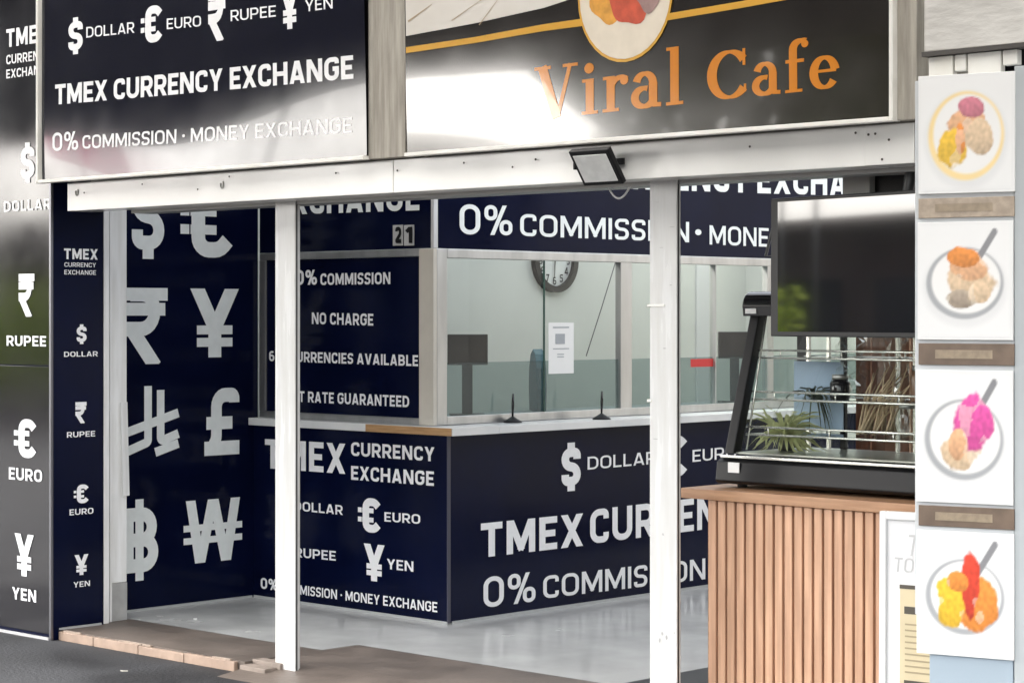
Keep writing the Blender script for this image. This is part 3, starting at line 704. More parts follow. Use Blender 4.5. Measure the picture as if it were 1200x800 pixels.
# --- exchange sign
def bow1(q):                 # the sheet sags in its frame: shallow bulge low down
    X0, X1, Z0, Z1 = -9.22, -6.80, 2.26, 3.15
    s = min(1, max(0, (q.x - X0) / (X1 - X0))); t = min(1, max(0, (q.z - Z0) / (Z1 - Z0)))
    k = .002 - .011 * math.sin(math.pi * min(1, s * 1.6)) + .016 * max(0, s - .55) ** 1.3 / .35 + .003 * math.sin(9 * s + .6)
    d = (k * t + .0016 * math.sin(5 * t + 4 * s)) * .9
    return Vector((q.x, q.y - d, q.z))
def bowed(x0, x1, z0, z1, Y, fn, nx=60, nz=40, th=.0):
    mb = MB(); V = [[mb.bm.verts.new(fn(Vector((x0 + (x1 - x0) * i / nx, Y, z0 + (z1 - z0) * j / nz)))) for j in range(nz + 1)] for i in range(nx + 1)]
    for i in range(nx):
        for j in range(nz): mb.bm.faces.new((V[i][j], V[i+1][j], V[i+1][j+1], V[i][j+1])).smooth = True
    return mb
S1 = (onY, YS, (0, -.0012, 0))
sa, sb = onY(47, 213, YS).x, onY(430, 190, YS).x
sg = thing('exchange_sign', 'glossy black fascia sign in white capitals above the left part of the entrance', 'sign', ((sa + sb) / 2, YS, 2.25))
bowed(sa + .02, sb - .002, 2.272, 3.2, YS, bow1).build('face_panel', SIGN, sg)
mb = MB(); mb.box(sa + .012, sb - .002, YS + .02, YS + .20, 2.27, 3.2); mb.build('box', BLACK, sg)
mb = MB(); mb.box(sa, sb, YS - .022, YS + .02, 2.253, 2.270, bev=.003); mb.box(sa - .006, sa + .012, YS - .022, YS + .02, 2.253, 3.2, bev=.003); mb.build('trim', PAINT, sg)
symbol('$', S1, 80, 96.5, 22, 65, WHITE, sg, .22, bow1); symbol('EUR', S1, 163.5, 189.5, 9, 52, WHITE, sg, .22, bow1); symbol('INR', S1, 243, 266, -8, 50, WHITE, sg, .22, bow1); symbol('JPY', S1, 331, 352, -12, 36, WHITE, sg, .22, bow1)
write('DOLLAR', S1, 100.5, 155.6, 44.5, 32, WHITE, sg, .14, yr=38.5, shape=bow1); write('EURO', S1, 194, 235, 34.5, 22, WHITE, sg, .14, yr=31, shape=bow1)
write('RUPEE', S1, 271, 325, 25.5, 12.5, WHITE, sg, .14, yr=20, shape=bow1); write('YEN', S1, 360, 392.6, 14.5, 1, WHITE, sg, .14, yr=10.5, shape=bow1)
write('TMEX CURRENCY EXCHANGE', S1, 65, 415.5, 123, 99.5, WHITE, sg, .2, yr=92.5, shape=bow1, track=.10)
write('0%', S1, 62, 92, 177.5, 156, WHITE, sg, .15, yr=175.5, shape=bow1); write('COMMISSION \u2022 MONEY EXCHANGE', S1, 97, 413, 174.7, 159, WHITE, sg, .15, yr=155.5, shape=bow1)

# --- timber uprights
for (x0, x1, lab, m_) in ((431.5, 475, 'weathered pale timber upright between the two fascia signs', TIMBER), (1051, 1074, 'grey timber upright at the right end of the cafe sign', TIMBER)):
    a = onY(x0, 100, YS + .01).x; b = onY(x1, 100, YS + .01).x
    mb = MB(); mb.box(a, b, YS + .01, YS + .16, 2.256, 3.3, bev=.003); tag(mb.build('timber_upright', m_), lab, 'timber', 'timber uprights beside the signs')

# --- cafe sign
def bow2(q):
    X0, X1, Z0, Z1 = -6.65, -4.16, 2.26, 3.15
    s = min(1, max(0, (q.x - X0) / (X1 - X0))); t = min(1, max(0, (q.z - Z0) / (Z1 - Z0)))
    u_ = min(1, max(0, (s - .28) / .25)); k = .012 + .013 * (1 - u_ * u_ * (3 - 2 * u_)) + .002 * math.sin(8 * s)
    d = (k * t + .0014 * math.sin(4.5 * t + 5 * s)) * .9
    return Vector((q.x, q.y - d, q.z))
ca, cb = onY(477.5, 184, YS).x, onY(1045, 143, YS).x
S2 = (onY, YS, (0, -.004, 0))
cs = thing('cafe_sign', 'glossy cafe sign with orange letters and a white marble corner above the entrance', 'sign', ((ca + cb) / 2, YS, 2.25))
CAFES = mat('cafe_acrylic', (0.009, 0.006, 0.004), 0.13, coat=.5, ior=2.2, rvar=.03, nscale=3)
bowed(ca, cb, 2.27, 3.2, YS, bow2).build('face_panel', CAFES, cs)
mb = MB(); mb.box(ca, cb, YS + .02, YS + .2, 2.27, 3.2); mb.build('box', BLACK, cs)
mb = MB(); mb.box(ca, cb, YS - .02, YS + .02, 2.253, 2.269, bev=.003); mb.box(cb + .001, cb + .016, YS - .02, YS + .03, 2.253, 3.2, bev=.003); mb.build('trim', PAINT, cs)
def strip(cols, off, m, name):
    """a printed shape on the sign: list of (px, y_top, y_bottom) columns"""
    mb = MB(); V = []
    for i in range(len(cols) - 1):
        for k in range(6):
            f = k / 6; V.append([cols[i][j] * (1 - f) + cols[i+1][j] * f for j in range(3)])
    V.append(list(cols[-1])); prev = None
    for c in V:
        T_ = onY(c[0], c[1], YS); B_ = onY(c[0], c[2], YS); B_.x = T_.x
        cur = [mb.bm.verts.new(bow2(B_ * (1 - k / 4) + T_ * (k / 4)) + Vector((0, -off, 0))) for k in range(5)]
        if prev:
            for k in range(4): mb.bm.faces.new((prev[k], cur[k], cur[k+1], prev[k+1]))
        prev = cur
    return mb.build(name, m, cs)
MARB2 = mat('printed_marble', (.74, .71, .66), .2, noise=.12, nscale=2, detail=9, col2=(.62, .58, .52))
strip([(479, -60, 43), (560, -70, 28), (640, -80, 10), (700, -90, -10)], .0028, MARB2, 'marble_corner')
strip([(479, 56, 63), (560, 44, 51), (640, 29, 37), (700, 20, 29), (780, 17, 25), (870, 2, 10), (960, -14, -6)], .0036, GOLD, 'gold_line')
mb = MB()
for a, b in (((533, 25), (566, 2)), ((566, 2), (590, -14)), ((565, 30), (592, -6)), ((482, 26), (510, 6))):
    A = onY(*a, YS); B_ = onY(*b, YS); dv = (B_ - A).normalized(); n = Vector((-dv.z, 0, dv.x)) * (.0022 if a[0] < 570 and a[0] > 500 else .004)
    mb.face([bow2(A - n) + Vector((0, -.0042, 0)), bow2(A + n) + Vector((0, -.0042, 0)), bow2(B_ + n * .3) + Vector((0, -.0042, 0)), bow2(B_ - n * .3) + Vector((0, -.0042, 0))])
mb.build('marble_vein', mat('vein', (.40, .31, .20), .4), cs)
# round bowl emblem
ec = onY(734, -6, YS)
def blob(c, rx, rz, off, m, name, n=36, wob=0.0, parent=cs, a0=0, a1=2*math.pi, fn=bow2, seed=0):
    rnd = random.Random(seed); ph = [rnd.uniform(0, 6.3) for _ in range(4)]
    mb = MB(); pts = []
    for k in range(n):
        a = a0 + (a1 - a0) * k / (n - 1 if a1 - a0 < 6.2 else n); w_ = 1 + wob * sum(math.sin(a * (j + 2) + ph[j]) for j in range(4)) / 2
        q = Vector((c.x + rx * math.cos(a) * w_, c.y, c.z + rz * math.sin(a) * w_)); pts.append((fn(q) if fn else q) + Vector((0, -off, 0)))
    mb.face(pts); return mb.build(name, m, parent)
CREAM = mat('emblem_cream', (.74, .66, .54), .3, noise=.1, nscale=14)
blob(ec, .235, .255, .0045, GOLD, 'emblem_ring'); blob(ec, .225, .243, .0055, CREAM, 'emblem_bowl')
blob(ec + Vector((-.06, 0, -.01)), .10, .10, .0065, mat('food_orange', (.75, .36, .06), .4, noise=.3, nscale=25), 'emblem_food', wob=.12, seed=3)
blob(ec + Vector((.02, 0, .0)), .10, .115, .0072, mat('food_red', (.62, .10, .05), .4, noise=.3, nscale=25), 'emblem_food', wob=.10, seed=5)
blob(ec + Vector((.12, 0, .02)), .07, .10, .0078, mat('food_mauve', (.40, .26, .24), .4, noise=.3, nscale=25), 'emblem_food', wob=.1, seed=8)
# serif lettering, one polygon set per glyph: 1 unit = x-height 0.66
def arcp(cx, cy, rx, ry, a0, a1, n=22, w0=.10, w1=.2):
    pts = []; ws = []
    for k in range(n + 1):
        a = R(a0 + (a1 - a0) * k / n); pts.append((cx + rx * math.cos(a), cy + ry * math.sin(a))); ws.append(w0 + (w1 - w0) * abs(math.cos(a)))
    return ribbon(pts, ws)
def serif(ch):
    S = []; st_ = lambda p, w: S.extend(ribbon(p, w))
    xh = .66
    if ch == 'V':
        W = .92; st_([(.17, 1), (.48, .0)], .19); st_([(.78, 1), (.50, .02)], .08); st_([(.0, .97), (.36, .97)], .06); st_([(.62, .97), (.94, .97)], .06)
    elif ch == 'i':
        W = .36; st_([(.19, 0), (.19, xh)], .17); st_([(.03, xh - .03), (.2, xh - .03)], .06); st_([(.02, .03), (.36, .03)], .06); S += [[Vector((.18 + .10 * math.cos(R(a)), .86 + .10 * math.sin(R(a)))) for a in range(0, 360, 24)]]
    elif ch == 'l':
        W = .36; st_([(.19, 0), (.19, 1.05)], .17); st_([(.03, 1.02), (.2, 1.02)], .06); st_([(.02, .03), (.36, .03)], .06)
    elif ch == 'r':
        W = .54; st_([(.19, 0), (.19, xh)], .17); st_([(.03, xh - .03), (.2, xh - .03)], .06); st_([(.02, .03), (.36, .03)], .06); S += arcp(.40, .42, .19, .20, 170, 50, w0=.09, w1=.12); S += [[Vector((.47 + .085 * math.cos(R(a)), .56 + .085 * math.sin(R(a)))) for a in range(0, 360, 24)]]
    elif ch == 'a':
        W = .60; S += arcp(.27, .44, .17, .19, 165, 0, w0=.08, w1=.16); st_([(.44, .45), (.44, .06)], .17); S += arcp(.26, .20, .19, .165, 70, 330, w0=.08, w1=.16); st_([(.43, .05), (.60, .04)], .08)
    elif ch == 'C':
        W = .90; S += arcp(.48, .5, .39, .46, 38, 322, n=34, w0=.06, w1=.22); st_([(.80, .66), (.80, 1.0)], .06); st_([(.82, .12), (.82, .28)], .05)
    elif ch == 'f':
        W = .46; st_([(.19, 0), (.19, .84)], .17); S += arcp(.37, .84, .18, .17, 180, 60, w0=.09, w1=.17); st_([(.02, .03), (.38, .03)], .06); st_([(.03, xh - .04), (.42, xh - .04)], .07); S += [[Vector((.44 + .075 * math.cos(R(a)), .94 + .075 * math.sin(R(a)))) for a in range(0, 360, 24)]]
    elif ch == 'e':
        W = .60; S += arcp(.30, .33, .22, .29, 8, 325, n=32, w0=.07, w1=.18); st_([(.10, .36), (.54, .36)], .06)
    return W, S
def serif_word(word, x0, x1, y0, y1, capy):
    P = []; x = 0
    for c_ in word:
        W, S = serif(c_); P.append((x, union(S))); x += W + .08
    a = onY(x0, y0, YS); b = onY(x1, y1, YS); cap = onY(x0, capy, YS).z - a.z
    put(P, a + Vector((0, -.0016, 0)), (b - a) / (x - .08), Vector((0, 0, cap)), ORANGE, cs, 'lettering', bow2)
serif_word('Viral', 628, 801, 141, 122, 80); serif_word('Cafe', 830, 984, 119, 103, 62)

# --- floodlight and its cable
fl = thing('floodlight', 'black square floodlight with a grey glass face fixed under the cafe sign', 'floodlight', tuple(onY(702, 190, 6.22)))
fc = onY(701, 194, 6.17)
mb = MB(); mb.xf = Matrix.Translation(fc) @ Matrix.Rotation(R(36), 4, 'X') @ Matrix.Rotation(R(0), 4, 'Z')
mb.box(-.10, .10, -.018, .006, -.078, .078, bev=.005)
for k in range(6): mb.box(-.085 + k * .03, -.075 + k * .03, .0065, .016, -.06, .06)
mb.build('housing', BLACK, fl)
mb = MB(); mb.xf = Matrix.Translation(fc) @ Matrix.Rotation(R(36), 4, 'X'); mb.box(-.083, .083, -.022, -.0185, -.060, .060, bev=.001)
mb.build('lens', mat('lamp_glass', (.90, .91, .88), .25, noise=.15, nscale=18), fl)
mb = MB(); mb.box(fc.x - .11, fc.x - .103, 6.15, 6.256, fc.z - .012, fc.z + .03); mb.box(fc.x - .109, fc.x + .06, 6.245, 6.255, fc.z + .005, fc.z + .03); mb.build('bracket', BLACK, fl)
a = onY(711, 214, 6.44); b = onY(741, 212, 6.44); m_ = onY(725, 252, 6.44)
pts = []
for k in range(17):
    t = k / 16; pts.append(a * (1 - t)**2 + m_ * 2 * t * (1 - t) + b * t * t)
mb = MB(); mb.tube(pts, .0042, n=8); tag(mb.build('cable_loop', PAPER), 'white cable loop hanging under the beam below the floodlight', 'cable')

# building wall above the signs, unseen canopy shaped for the light, old boards at the right
mb = MB(); mb.box(-14, 6, 6.64, 6.82, 2.96, 3.35); mb.box(-9.26, -4.0, 6.54, 6.63, 2.13, 3.35); tag(mb.build('upper_wall', mat('shop_render', (.50, .47, .42), .8, noise=.2, nscale=2)), 'plain rendered shop wall above the fascia signs', 'wall')
cn = thing('unseen_canopy', 'unseen walkway canopy, its translucent roof and deep dark fascia shaped for light and reflections', 'canopy', (-4, 4.6, 3.0))
mb = MB(); mb.prism([(2.66, 4.5), (6.6, 4.85), (6.6, 4.87), (2.66, 4.52)], -16, 8, 'X')
OPAL = bpy.data.materials.new('opal_sheet'); OPAL.use_nodes = True; _nt = OPAL.node_tree; _nt.nodes.remove(_nt.nodes['Principled BSDF'])
_tl = _nt.nodes.new('ShaderNodeBsdfTranslucent'); _tl.inputs[0].default_value = (.50, .49, .47, 1); _nt.links.new(_tl.outputs[0], _nt.nodes['Material Output'].inputs[0])
mb2 = MB(); mb2.face([(-16, 2.66, 4.5), (8, 2.66, 4.5), (8, 6.6, 4.85), (-16, 6.6, 4.85)]); mb2.build('roof_sheet', OPAL, cn); mb.bm.free()  # translucent sheet made up to pass daylight to the facade
mb = MB(); mb.box(-16, 8, 2.56, 2.655, 2.97, 4.55); mb.build('fascia', mat('canopy_metal', (.014, .013, .014), .6, noise=.3, nscale=1.5), cn)  # tall dark band added so the upper signs reflect dark
mb = MB()
for k in range(9): mb.box(-16 + k * 3, -15.94 + k * 3, 2.66, 6.6, 4.40, 4.49)
mb.build('rafter', mat('rafter_grey', (.2, .2, .2), .5), cn)
mb = MB(); mb.box(-3.45, 4, 6.35, 6.6, -.05, 3.0); tag(mb.build('neighbour_shop_wall', mat('neighbour_render', (.42, .43, .42), .7, noise=.2, nscale=2)), 'grey shopfront wall right of the food poster pillar', 'wall')
mb = MB(); mb.box(-16, -10.56, 6.45, 6.7, -.05, 3.4); tag(mb.build('adjoining_wall', mat('neighbour_render2', (.35, .34, .33), .7, noise=.2, nscale=2)), 'grey shopfront wall left of the glossy pillar', 'wall')

# ================================================================== food poster pillar
PYAW = R(14); pc = Vector(onY(1136, 400, 6.06)); PX = Matrix.Translation((pc.x, pc.y, 0)) @ Matrix.Rotation(PYAW, 4, 'Z')
def pil(px, py):      # pixel -> local (x,z) on the pillar's front face
    n = Vector((math.sin(PYAW), -math.cos(PYAW))); dx, dy = ray(px); t = (pc.x * n.x + pc.y * n.y) / (dx * n.x + dy * n.y)
    q = Vector((dx * t - pc.x, dy * t - pc.y)); return q.x * math.cos(PYAW) + q.y * math.sin(PYAW), EYE + (CY - py) * t / F_PX
fp = thing('poster_pillar', 'pale pillar carrying four food posters at the right edge of the shopfront', 'pillar', (pc.x, pc.y, -.05))
xl_, _ = pil(1071.5, 400); xr_, ztop = pil(1198, 88)
mb = MB(); mb.xf = PX; mb.box(xl_, xr_ - .028, .004, .30, .62, ztop, bev=.004); mb.build('upper_shaft', mat('pillar_white', (.55, .57, .58), .45, noise=.06, nscale=4), fp)
mb = MB(); mb.xf = PX; mb.box(xl_ + .05, xr_ - .03, .002, .29, -.05, .618, bev=.004); mb.build('lower_shaft', mat('pillar_blue_grey', (.33, .40, .46), .4, noise=.1, nscale=2), fp)
mb = MB(); mb.xf = PX; mb.box(xr_ - .027, xr_ + .06, .001, .30, -.05, ztop + .03, bev=.004); mb.build('edge_post', mat('edge_grey', (.44, .47, .48), .4, noise=.1, nscale=3), fp)
def ppoly(pts, y, m, name, parent):
    mb = MB(); mb.xf = PX; mb.face([(x, y, z) for x, z in pts]); return mb.build(name, m, parent)
def ell(cx, cz, rx, rz, n=40, a0=0, a1=360, wob=0, seed=0):
    rnd = random.Random(seed); ph = [rnd.uniform(0, 6.3) for _ in range(4)]; out = []
    for k in range(n):
        a = R(a0 + (a1 - a0) * k / (n if a1 - a0 >= 359 else n - 1)); w_ = 1 + wob * sum(math.sin(a * (j + 2) + ph[j]) for j in range(4)) / 2
        out.append((cx + rx * math.cos(a) * w_, cz + rz * math.sin(a) * w_))
    return out
def fm(n, c): return mat('print_' + n, c, .35, noise=.28, nscale=38)
FO = {'rim': fm('rim', (.38, .39, .40)), 'glaze': mat('print_glaze', (.74, .74, .73), .35, noise=.05), 'cream': fm('cream', (.74, .56, .38)), 'peach': fm('peach', (.78, .46, .26)), 'orange': fm('orange', (.78, .30, .06)),
      'yellow': fm('yellow', (.82, .52, .04)), 'red': fm('red', (.66, .06, .03)), 'pink': fm('pink', (.72, .12, .36)), 'rose': fm('rose', (.62, .22, .26)), 'gold': fm('gold', (.74, .58, .30)), 'spoon': fm('spoon', (.25, .25, .26)), 'brown': mat('caption_brown', (.17, .12, .085), .4, noise=.3, nscale=12), 'tan': fm('tan', (.33, .26, .18)), 'tan2': fm('tan2', (.42, .34, .26))}
POST = mat('poster_white', (.74, .74, .73), .3, noise=.04, nscale=3)
PRINT = bpy.data.materials.new('photo_print'); PRINT.use_nodes = True
_b = PRINT.node_tree.nodes['Principled BSDF']; _b.inputs['Roughness'].default_value = .3; _a = PRINT.node_tree.nodes.new('ShaderNodeVertexColor'); _a.layer_name = 'ink'; PRINT.node_tree.links.new(_a.outputs[0], _b.inputs['Base Color'])
from mathutils import noise as mnoise
INKS = {'cream': (.74, .55, .36), 'peach': (.78, .44, .24), 'orange': (.80, .28, .05), 'yellow': (.84, .52, .04), 'red': (.66, .06, .03), 'pink': (.74, .09, .36), 'rose': (.62, .20, .26), 'tan2': (.42, .34, .26)}
def sm(e0, e1, x):
    t = min(1, max(0, (x - e0) / (e1 - e0))); return t * t * (3 - 2 * t)
def mixc(c, d, f): return tuple(c[i] * (1 - f) + d[i] * f for i in range(3))
def picture(parent, a, b, zb, zt, rimm, blobs, NX=64, NZ=72):
    w_, hh = b - a, zt - zb; mb = MB(); mb.xf = PX; V = []; C = []; cl_ = mb.bm.verts.layers.float_color.new('ink')
    for i in range(NX + 1):
        for j in range(NZ + 1):
            u = (i / NX - .5) * .94; v = (j / NZ - .5) * .94; V.append(mb._v((a + (u + .5) * w_, -.0088, zb + (v + .5) * hh)))
            c = (.74, .74, .73); rx, rz = (.40, .30) if rimm == 'rim' else (.39, .37)
            e = math.hypot(u / rx, (v + .02) / rz); e2 = math.hypot((u - .012) / rx, (v + .005) / rz)
            c = mixc(c, (.60, .60, .60), .5 * (1 - sm(1.0, 1.22, math.hypot(u / rx, (v + .06) / rz))))                # printed shade under the bowl
            ring = (.34, .35, .36) if rimm == 'rim' else (.80, .62, .30)
            c = mixc(c, ring, 1 - sm(.97, 1.05, e)); c = mixc(c, (.76, .75, .73), 1 - sm(.86, .94, e2))
            if rimm == 'rim':
                p0, p1 = (.13, .17), (.31, .41); t = max(0, min(1, ((u - p0[0]) * (p1[0] - p0[0]) + (v - p0[1]) * (p1[1] - p0[1])) / ((p1[0] - p0[0])**2 + (p1[1] - p0[1])**2)))
                dd = math.hypot(u - p0[0] - t * (p1[0] - p0[0]), v - p0[1] - t * (p1[1] - p0[1])); c = mixc(c, (.22, .22, .23), 1 - sm(.022, .038, dd))
            for k, (nm, ox, oz, bx, bz, sd) in enumerate(blobs):
                n1 = mnoise.noise(Vector((u * 7 + sd, v * 7, sd * 1.7))); n2 = mnoise.noise(Vector((u * 26, v * 26 + sd, 3.1)))
                dd = math.hypot((u - ox) / bx, (v - oz) / bz) + .28 * n1 + .08 * n2
                f = 1 - sm(.88, 1.04, dd); ink = INKS[nm]
                lit = .84 + .22 * n2 + .30 * (v - oz) / bz * .6 + .1 * n1
                if n1 > .30: ink = mixc(ink, (.80, .74, .62), .35)
                c = mixc(c, tuple(min(.85, max(.015, q * lit)) for q in ink), f)
            C.append(c)
    for v_, c in zip(V, C): v_[cl_] = (*c, 1)
    for i in range(NX):
        for j in range(NZ):
            k = i * (NZ + 1) + j; mb.bm.faces.new((V[k], V[k + NZ + 1], V[k + NZ + 2], V[k + 1]))
    return mb.build('picture', PRINT, parent)
foods = [
 ((1077, 1190, 90, 228), 'white food poster of a dessert on a gold rimmed plate, topmost on the pillar', 'gold', [('peach', .02, .05, .20, .16, 1), ('rose', .05, .22, .13, .09, 2), ('yellow', -.14, -.12, .16, .17, 3), ('cream', .14, -.03, .15, .15, 4), ('orange', -.06, -.05, .06, .14, 5)]),
 ((1076, 1188, 261, 398), 'white food poster of an orange topped dessert bowl, second from the top', 'rim', [('cream', .06, -.02, .24, .17, 6), ('peach', .05, .12, .21, .13, 7), ('orange', -.02, .20, .17, .08, 8), ('tan2', -.02, -.15, .20, .08, 9), ('cream', .14, -.10, .13, .10, 10)]),
 ((1074, 1188, 433, 587), 'white food poster of a bright pink topped dessert bowl on the pillar', 'rim', [('cream', -.02, -.10, .20, .15, 11), ('pink', .10, .12, .20, .22, 12), ('pink', .18, .10, .12, .16, 13), ('peach', -.05, -.05, .11, .12, 14)]),
 ((1075, 1189, 620, 764), 'white food poster of a yellow and red fruit bowl, lowest on the pillar', 'rim', [('orange', .12, -.08, .22, .22, 15), ('yellow', -.13, -.05, .16, .23, 16), ('red', .06, .10, .10, .26, 17), ('orange', -.08, .10, .12, .08, 18)]),
]
for (x0, x1, y0, y1), lab, rimm, blobs in foods:
    a, zt = pil(x0, y0); b, _ = pil(x1, y0); _, zb = pil(x0, y1); w_ = b - a; hh = zt - zb; cx, cz = (a + b) / 2 + .0 * w_, (zt + zb) / 2 - .02 * hh
    q = PX @ Vector((cx, 0, zb)); po = thing('food_poster', lab, 'poster', tuple(q), 'food posters on the pillar')
    mb = MB(); mb.xf = PX; mb.box(a, b, -.008, .0035, zb, zt, bev=.002); mb.build('sheet', POST, po)
    picture(po, a, b, zb, zt, rimm, blobs)
for i, (y0, y1, lab) in enumerate(((233, 256, 'tan caption strip under the gold rimmed plate poster'), (402, 427, 'brown caption strip under the orange topped dessert poster'), (591, 615, 'brown caption strip under the pink topped dessert poster'))):
    a, zt = pil(1077, y0); b, _ = pil(1189, y0); _, zb = pil(1077, y1); q = PX @ Vector(((a + b) / 2, 0, zb))
    c_ = thing('caption_strip', lab, 'caption strip', tuple(q), 'caption strips on the pillar')
    mb = MB(); mb.xf = PX; mb.box(a, b, -.006, .0035, zb, zt, bev=.0015); mb.build('strip', FO['brown'] if i else FO['tan2'], c_)
    h_ = zt - zb; ppoly([(a + .18 * (b - a), zb + .3 * h_), (b - .22 * (b - a), zb + .3 * h_), (b - .22 * (b - a), zb + .7 * h_), (a + .18 * (b - a), zb + .7 * h_)], -.0075, FO['tan'], 'print', c_)
# boards above the pillar
ob = thing('old_boards', 'grey weathered boards above the food poster pillar', 'boards', (pc.x, 6.2, 2.4))
mb = MB(); a = onY(1083, 0, 6.12); b = onY(1215, 0, 6.12); zb = onY(1140, 60, 6.12).z
mb.box(a.x, b.x, 6.12, 6.15, zb + .012, 2.82, bev=.003); mb.box(a.x, b.x, 6.125, 6.15, 2.823, 3.3, bev=.003); mb.build('board', GREYWOOD, ob)
mb = MB(); mb.box(a.x - .004, b.x, 6.11, 6.16, zb - .004, zb + .011); mb.build('bottom_batten', mat('dark_batten', (.06, .055, .05), .7), ob)
mb = MB(); x = a.x + .01
for wd, dz in ((.10, .05), (.05, .035), (.13, .055), (.06, .03)):
    mb.box(x, x + wd - .008, 6.13, 6.16, zb - dz - .025, zb - .006, bev=.004); x += wd
mb.build('packing_piece', PAINT, ob)

# ================================================================== cafe counter, display case, screen, menu board
YC = 6.60
tL = onY(836, 574, YC); zT, zB = tL.z, onY(836, 586, YC).z
xE, xS, xS2 = onY(797, 570, YC).x, onY(827, 650, YC).x, -3.5
ct = thing('cafe_counter', 'cafe counter with a ribbed wood front and a wood slab top', 'counter', (-4.5, 6.9, 0))
mb = MB(); mb.box(xE, tL.x - .001, YC + .004, 7.45, zB, zT, bev=.003); mb.box(tL.x, xS2, YC, 7.45, zB, zT, bev=.003); mb.build('slab_top', SLABWOOD, ct)
mb = MB(); mb.box(xS + .002, xS2, YC + .045, 7.40, 0.002, zB - .001); mb.build('carcass', GROOVE, ct)
pitch = (onY(1030, 700, YC + .02).x - xS) / 17.3
mb = MB(); x = xS
while x < xS2 - pitch:
    mb.box(x, x + pitch * .76, YC + .018, YC + .046, .004, zB - .002, bev=.003); x += pitch
mb.build('slat_front', SLAT, ct)
mb = MB(); mb.box(xS - .012, xS + .0, YC + .03, 7.40, .003, zB - .001); mb.build('end_panel', SLABWOOD, ct)

xC0, xC1, zC = -5.30, -3.7, zT + .018
dc = thing('display_case', 'black framed slanted glass display case on the wooden cafe counter', 'display case', (-4.6, 7.0, zT))
mb = MB(); base = [(6.70, zC + .012), (6.715, zC), (7.28, zC), (7.28, zC + .10), (6.735, zC + .10), (6.71, zC + .085)]
mb.prism(base, xC0 - .012, xC1, 'X', bev=.004); mb.build('base', BLACK, dc)
for xx in (xC0 + .06, xC1 - .06):
    mb = MB(); mb.tube([(xx, 6.78, zT + .001), (xx, 6.78, zC)], .02, n=14); mb.build('foot', RUBBER, dc)
mb = MB(); mb.box(xC0, xC1, 6.718, 6.735, zC + .101, zC + .111, bev=.002); mb.build('silver_strip', CHROME, dc)
A0, A1 = Vector((0, 6.742, zC + .115)), Vector((0, 6.915, 1.62))          # front edge of the end frames, low and high
for xx in (xC0, xC1 - .045):
    prof = [(A0.y, A0.z), (A0.y + .05, A0.z), (A1.y + .05, A1.z), (A1.y, A1.z)]
    mb = MB(); mb.prism(prof, xx, xx + .045, 'X', bev=.005); mb.box(xx, xx + .045, 7.22, 7.26, zC + .10, 1.62, bev=.004); mb.build('end_frame', BLACK, dc)
cap = [(6.872, 1.592), (6.868, 1.630)] + [(6.928 - .06 * math.cos(R(a)), 1.635 + .055 * math.sin(R(a))) for a in range(0, 91, 15)] + [(7.26, 1.69), (7.28, 1.66), (7.28, 1.592)]
mb = MB(); mb.prism(cap, xC0 - .008, xC1, 'X', bev=.003); mb.build('top_cap', BLACKG, dc)
mb = MB(); mb.box(xC0 + .008, xC0 + .062, 6.8655, 6.8675, 1.602, 1.622); mb.build('white_label', PAPER, dc)
mb = MB(); mb.box(xC0 + .05, xC0 + .105, 6.7005, 6.704, zC + .045, zC + .085, bev=.001); mb.build('base_sticker', PAPER, dc)
mb = MB(); mb.face([(xC0 + .045, A0.y + .012, A0.z), (xC1 - .045, A0.y + .012, A0.z), (xC1 - .045, A1.y + .012, A1.z), (xC0 + .045, A1.y + .012, A1.z)]); mb.build('front_glass', CASEG, dc)
mb = MB(); mb.face([(xC0 + .02, A0.y + .05, A0.z), (xC0 + .02, 7.22, A0.z), (xC0 + .02, 7.22, A1.z), (xC0 + .02, A1.y + .05, A1.z)]); mb.build('end_glass', CASEG, dc)
mb = MB(); mb.face([(xC0 + .045, 7.24, A0.z), (xC1 - .045, 7.24, A0.z), (xC1 - .045, 7.24, A1.z), (xC0 + .045, 7.24, A1.z)]); mb.build('back_glass', CASEG, dc)
mb = MB(); mb.box(xC0 + .045, xC1 - .045, 6.76, 7.22, zC + .115, zC + .122); mb.build('tray', mat('tray_steel', (.42, .43, .40), .3, metal=.8), dc)
for z, yf in ((1.425, 6.90), (1.262, 6.86), (1.125, 6.82)):
    mb = MB(); mb.box(xC0 + .05, xC1 - .05, yf, 7.20, z, z + .004); mb.build('glass_shelf', CASEG, dc)
    mb = MB()
    for yy, zz in ((yf - .004, z + .002), (yf - .004, z + .032), (7.205, z + .002)): mb.tube([(xC0 + .05, yy, zz), (xC1 - .05, yy, zz)], .0045, n=8)
    xx = xC0 + .16
    while xx < xC1: mb.tube([(xx, yf - .004, z + .002), (xx, yf - .004, z + .032)], .003, n=6); xx += .29
    mb.build('shelf_rail', CHROME, dc)
mb = MB()
for xx in (-5.23, -5.13, -4.80, -4.72, -4.45): mb.box(xx, xx + .012, 7.19, 7.205, zC + .12, 1.6)
for xx in (-5.235,): mb.tube([(xx, 6.80, zC + .13), (xx, 6.93, 1.6)], .005, n=6)
mb.build('upright', CHROME, dc)
mb = MB(); mb.box(-5.06, -5.035, 7.185, 7.20, zC + .12, 1.6); mb.build('shelf_strip', BLACK, dc)
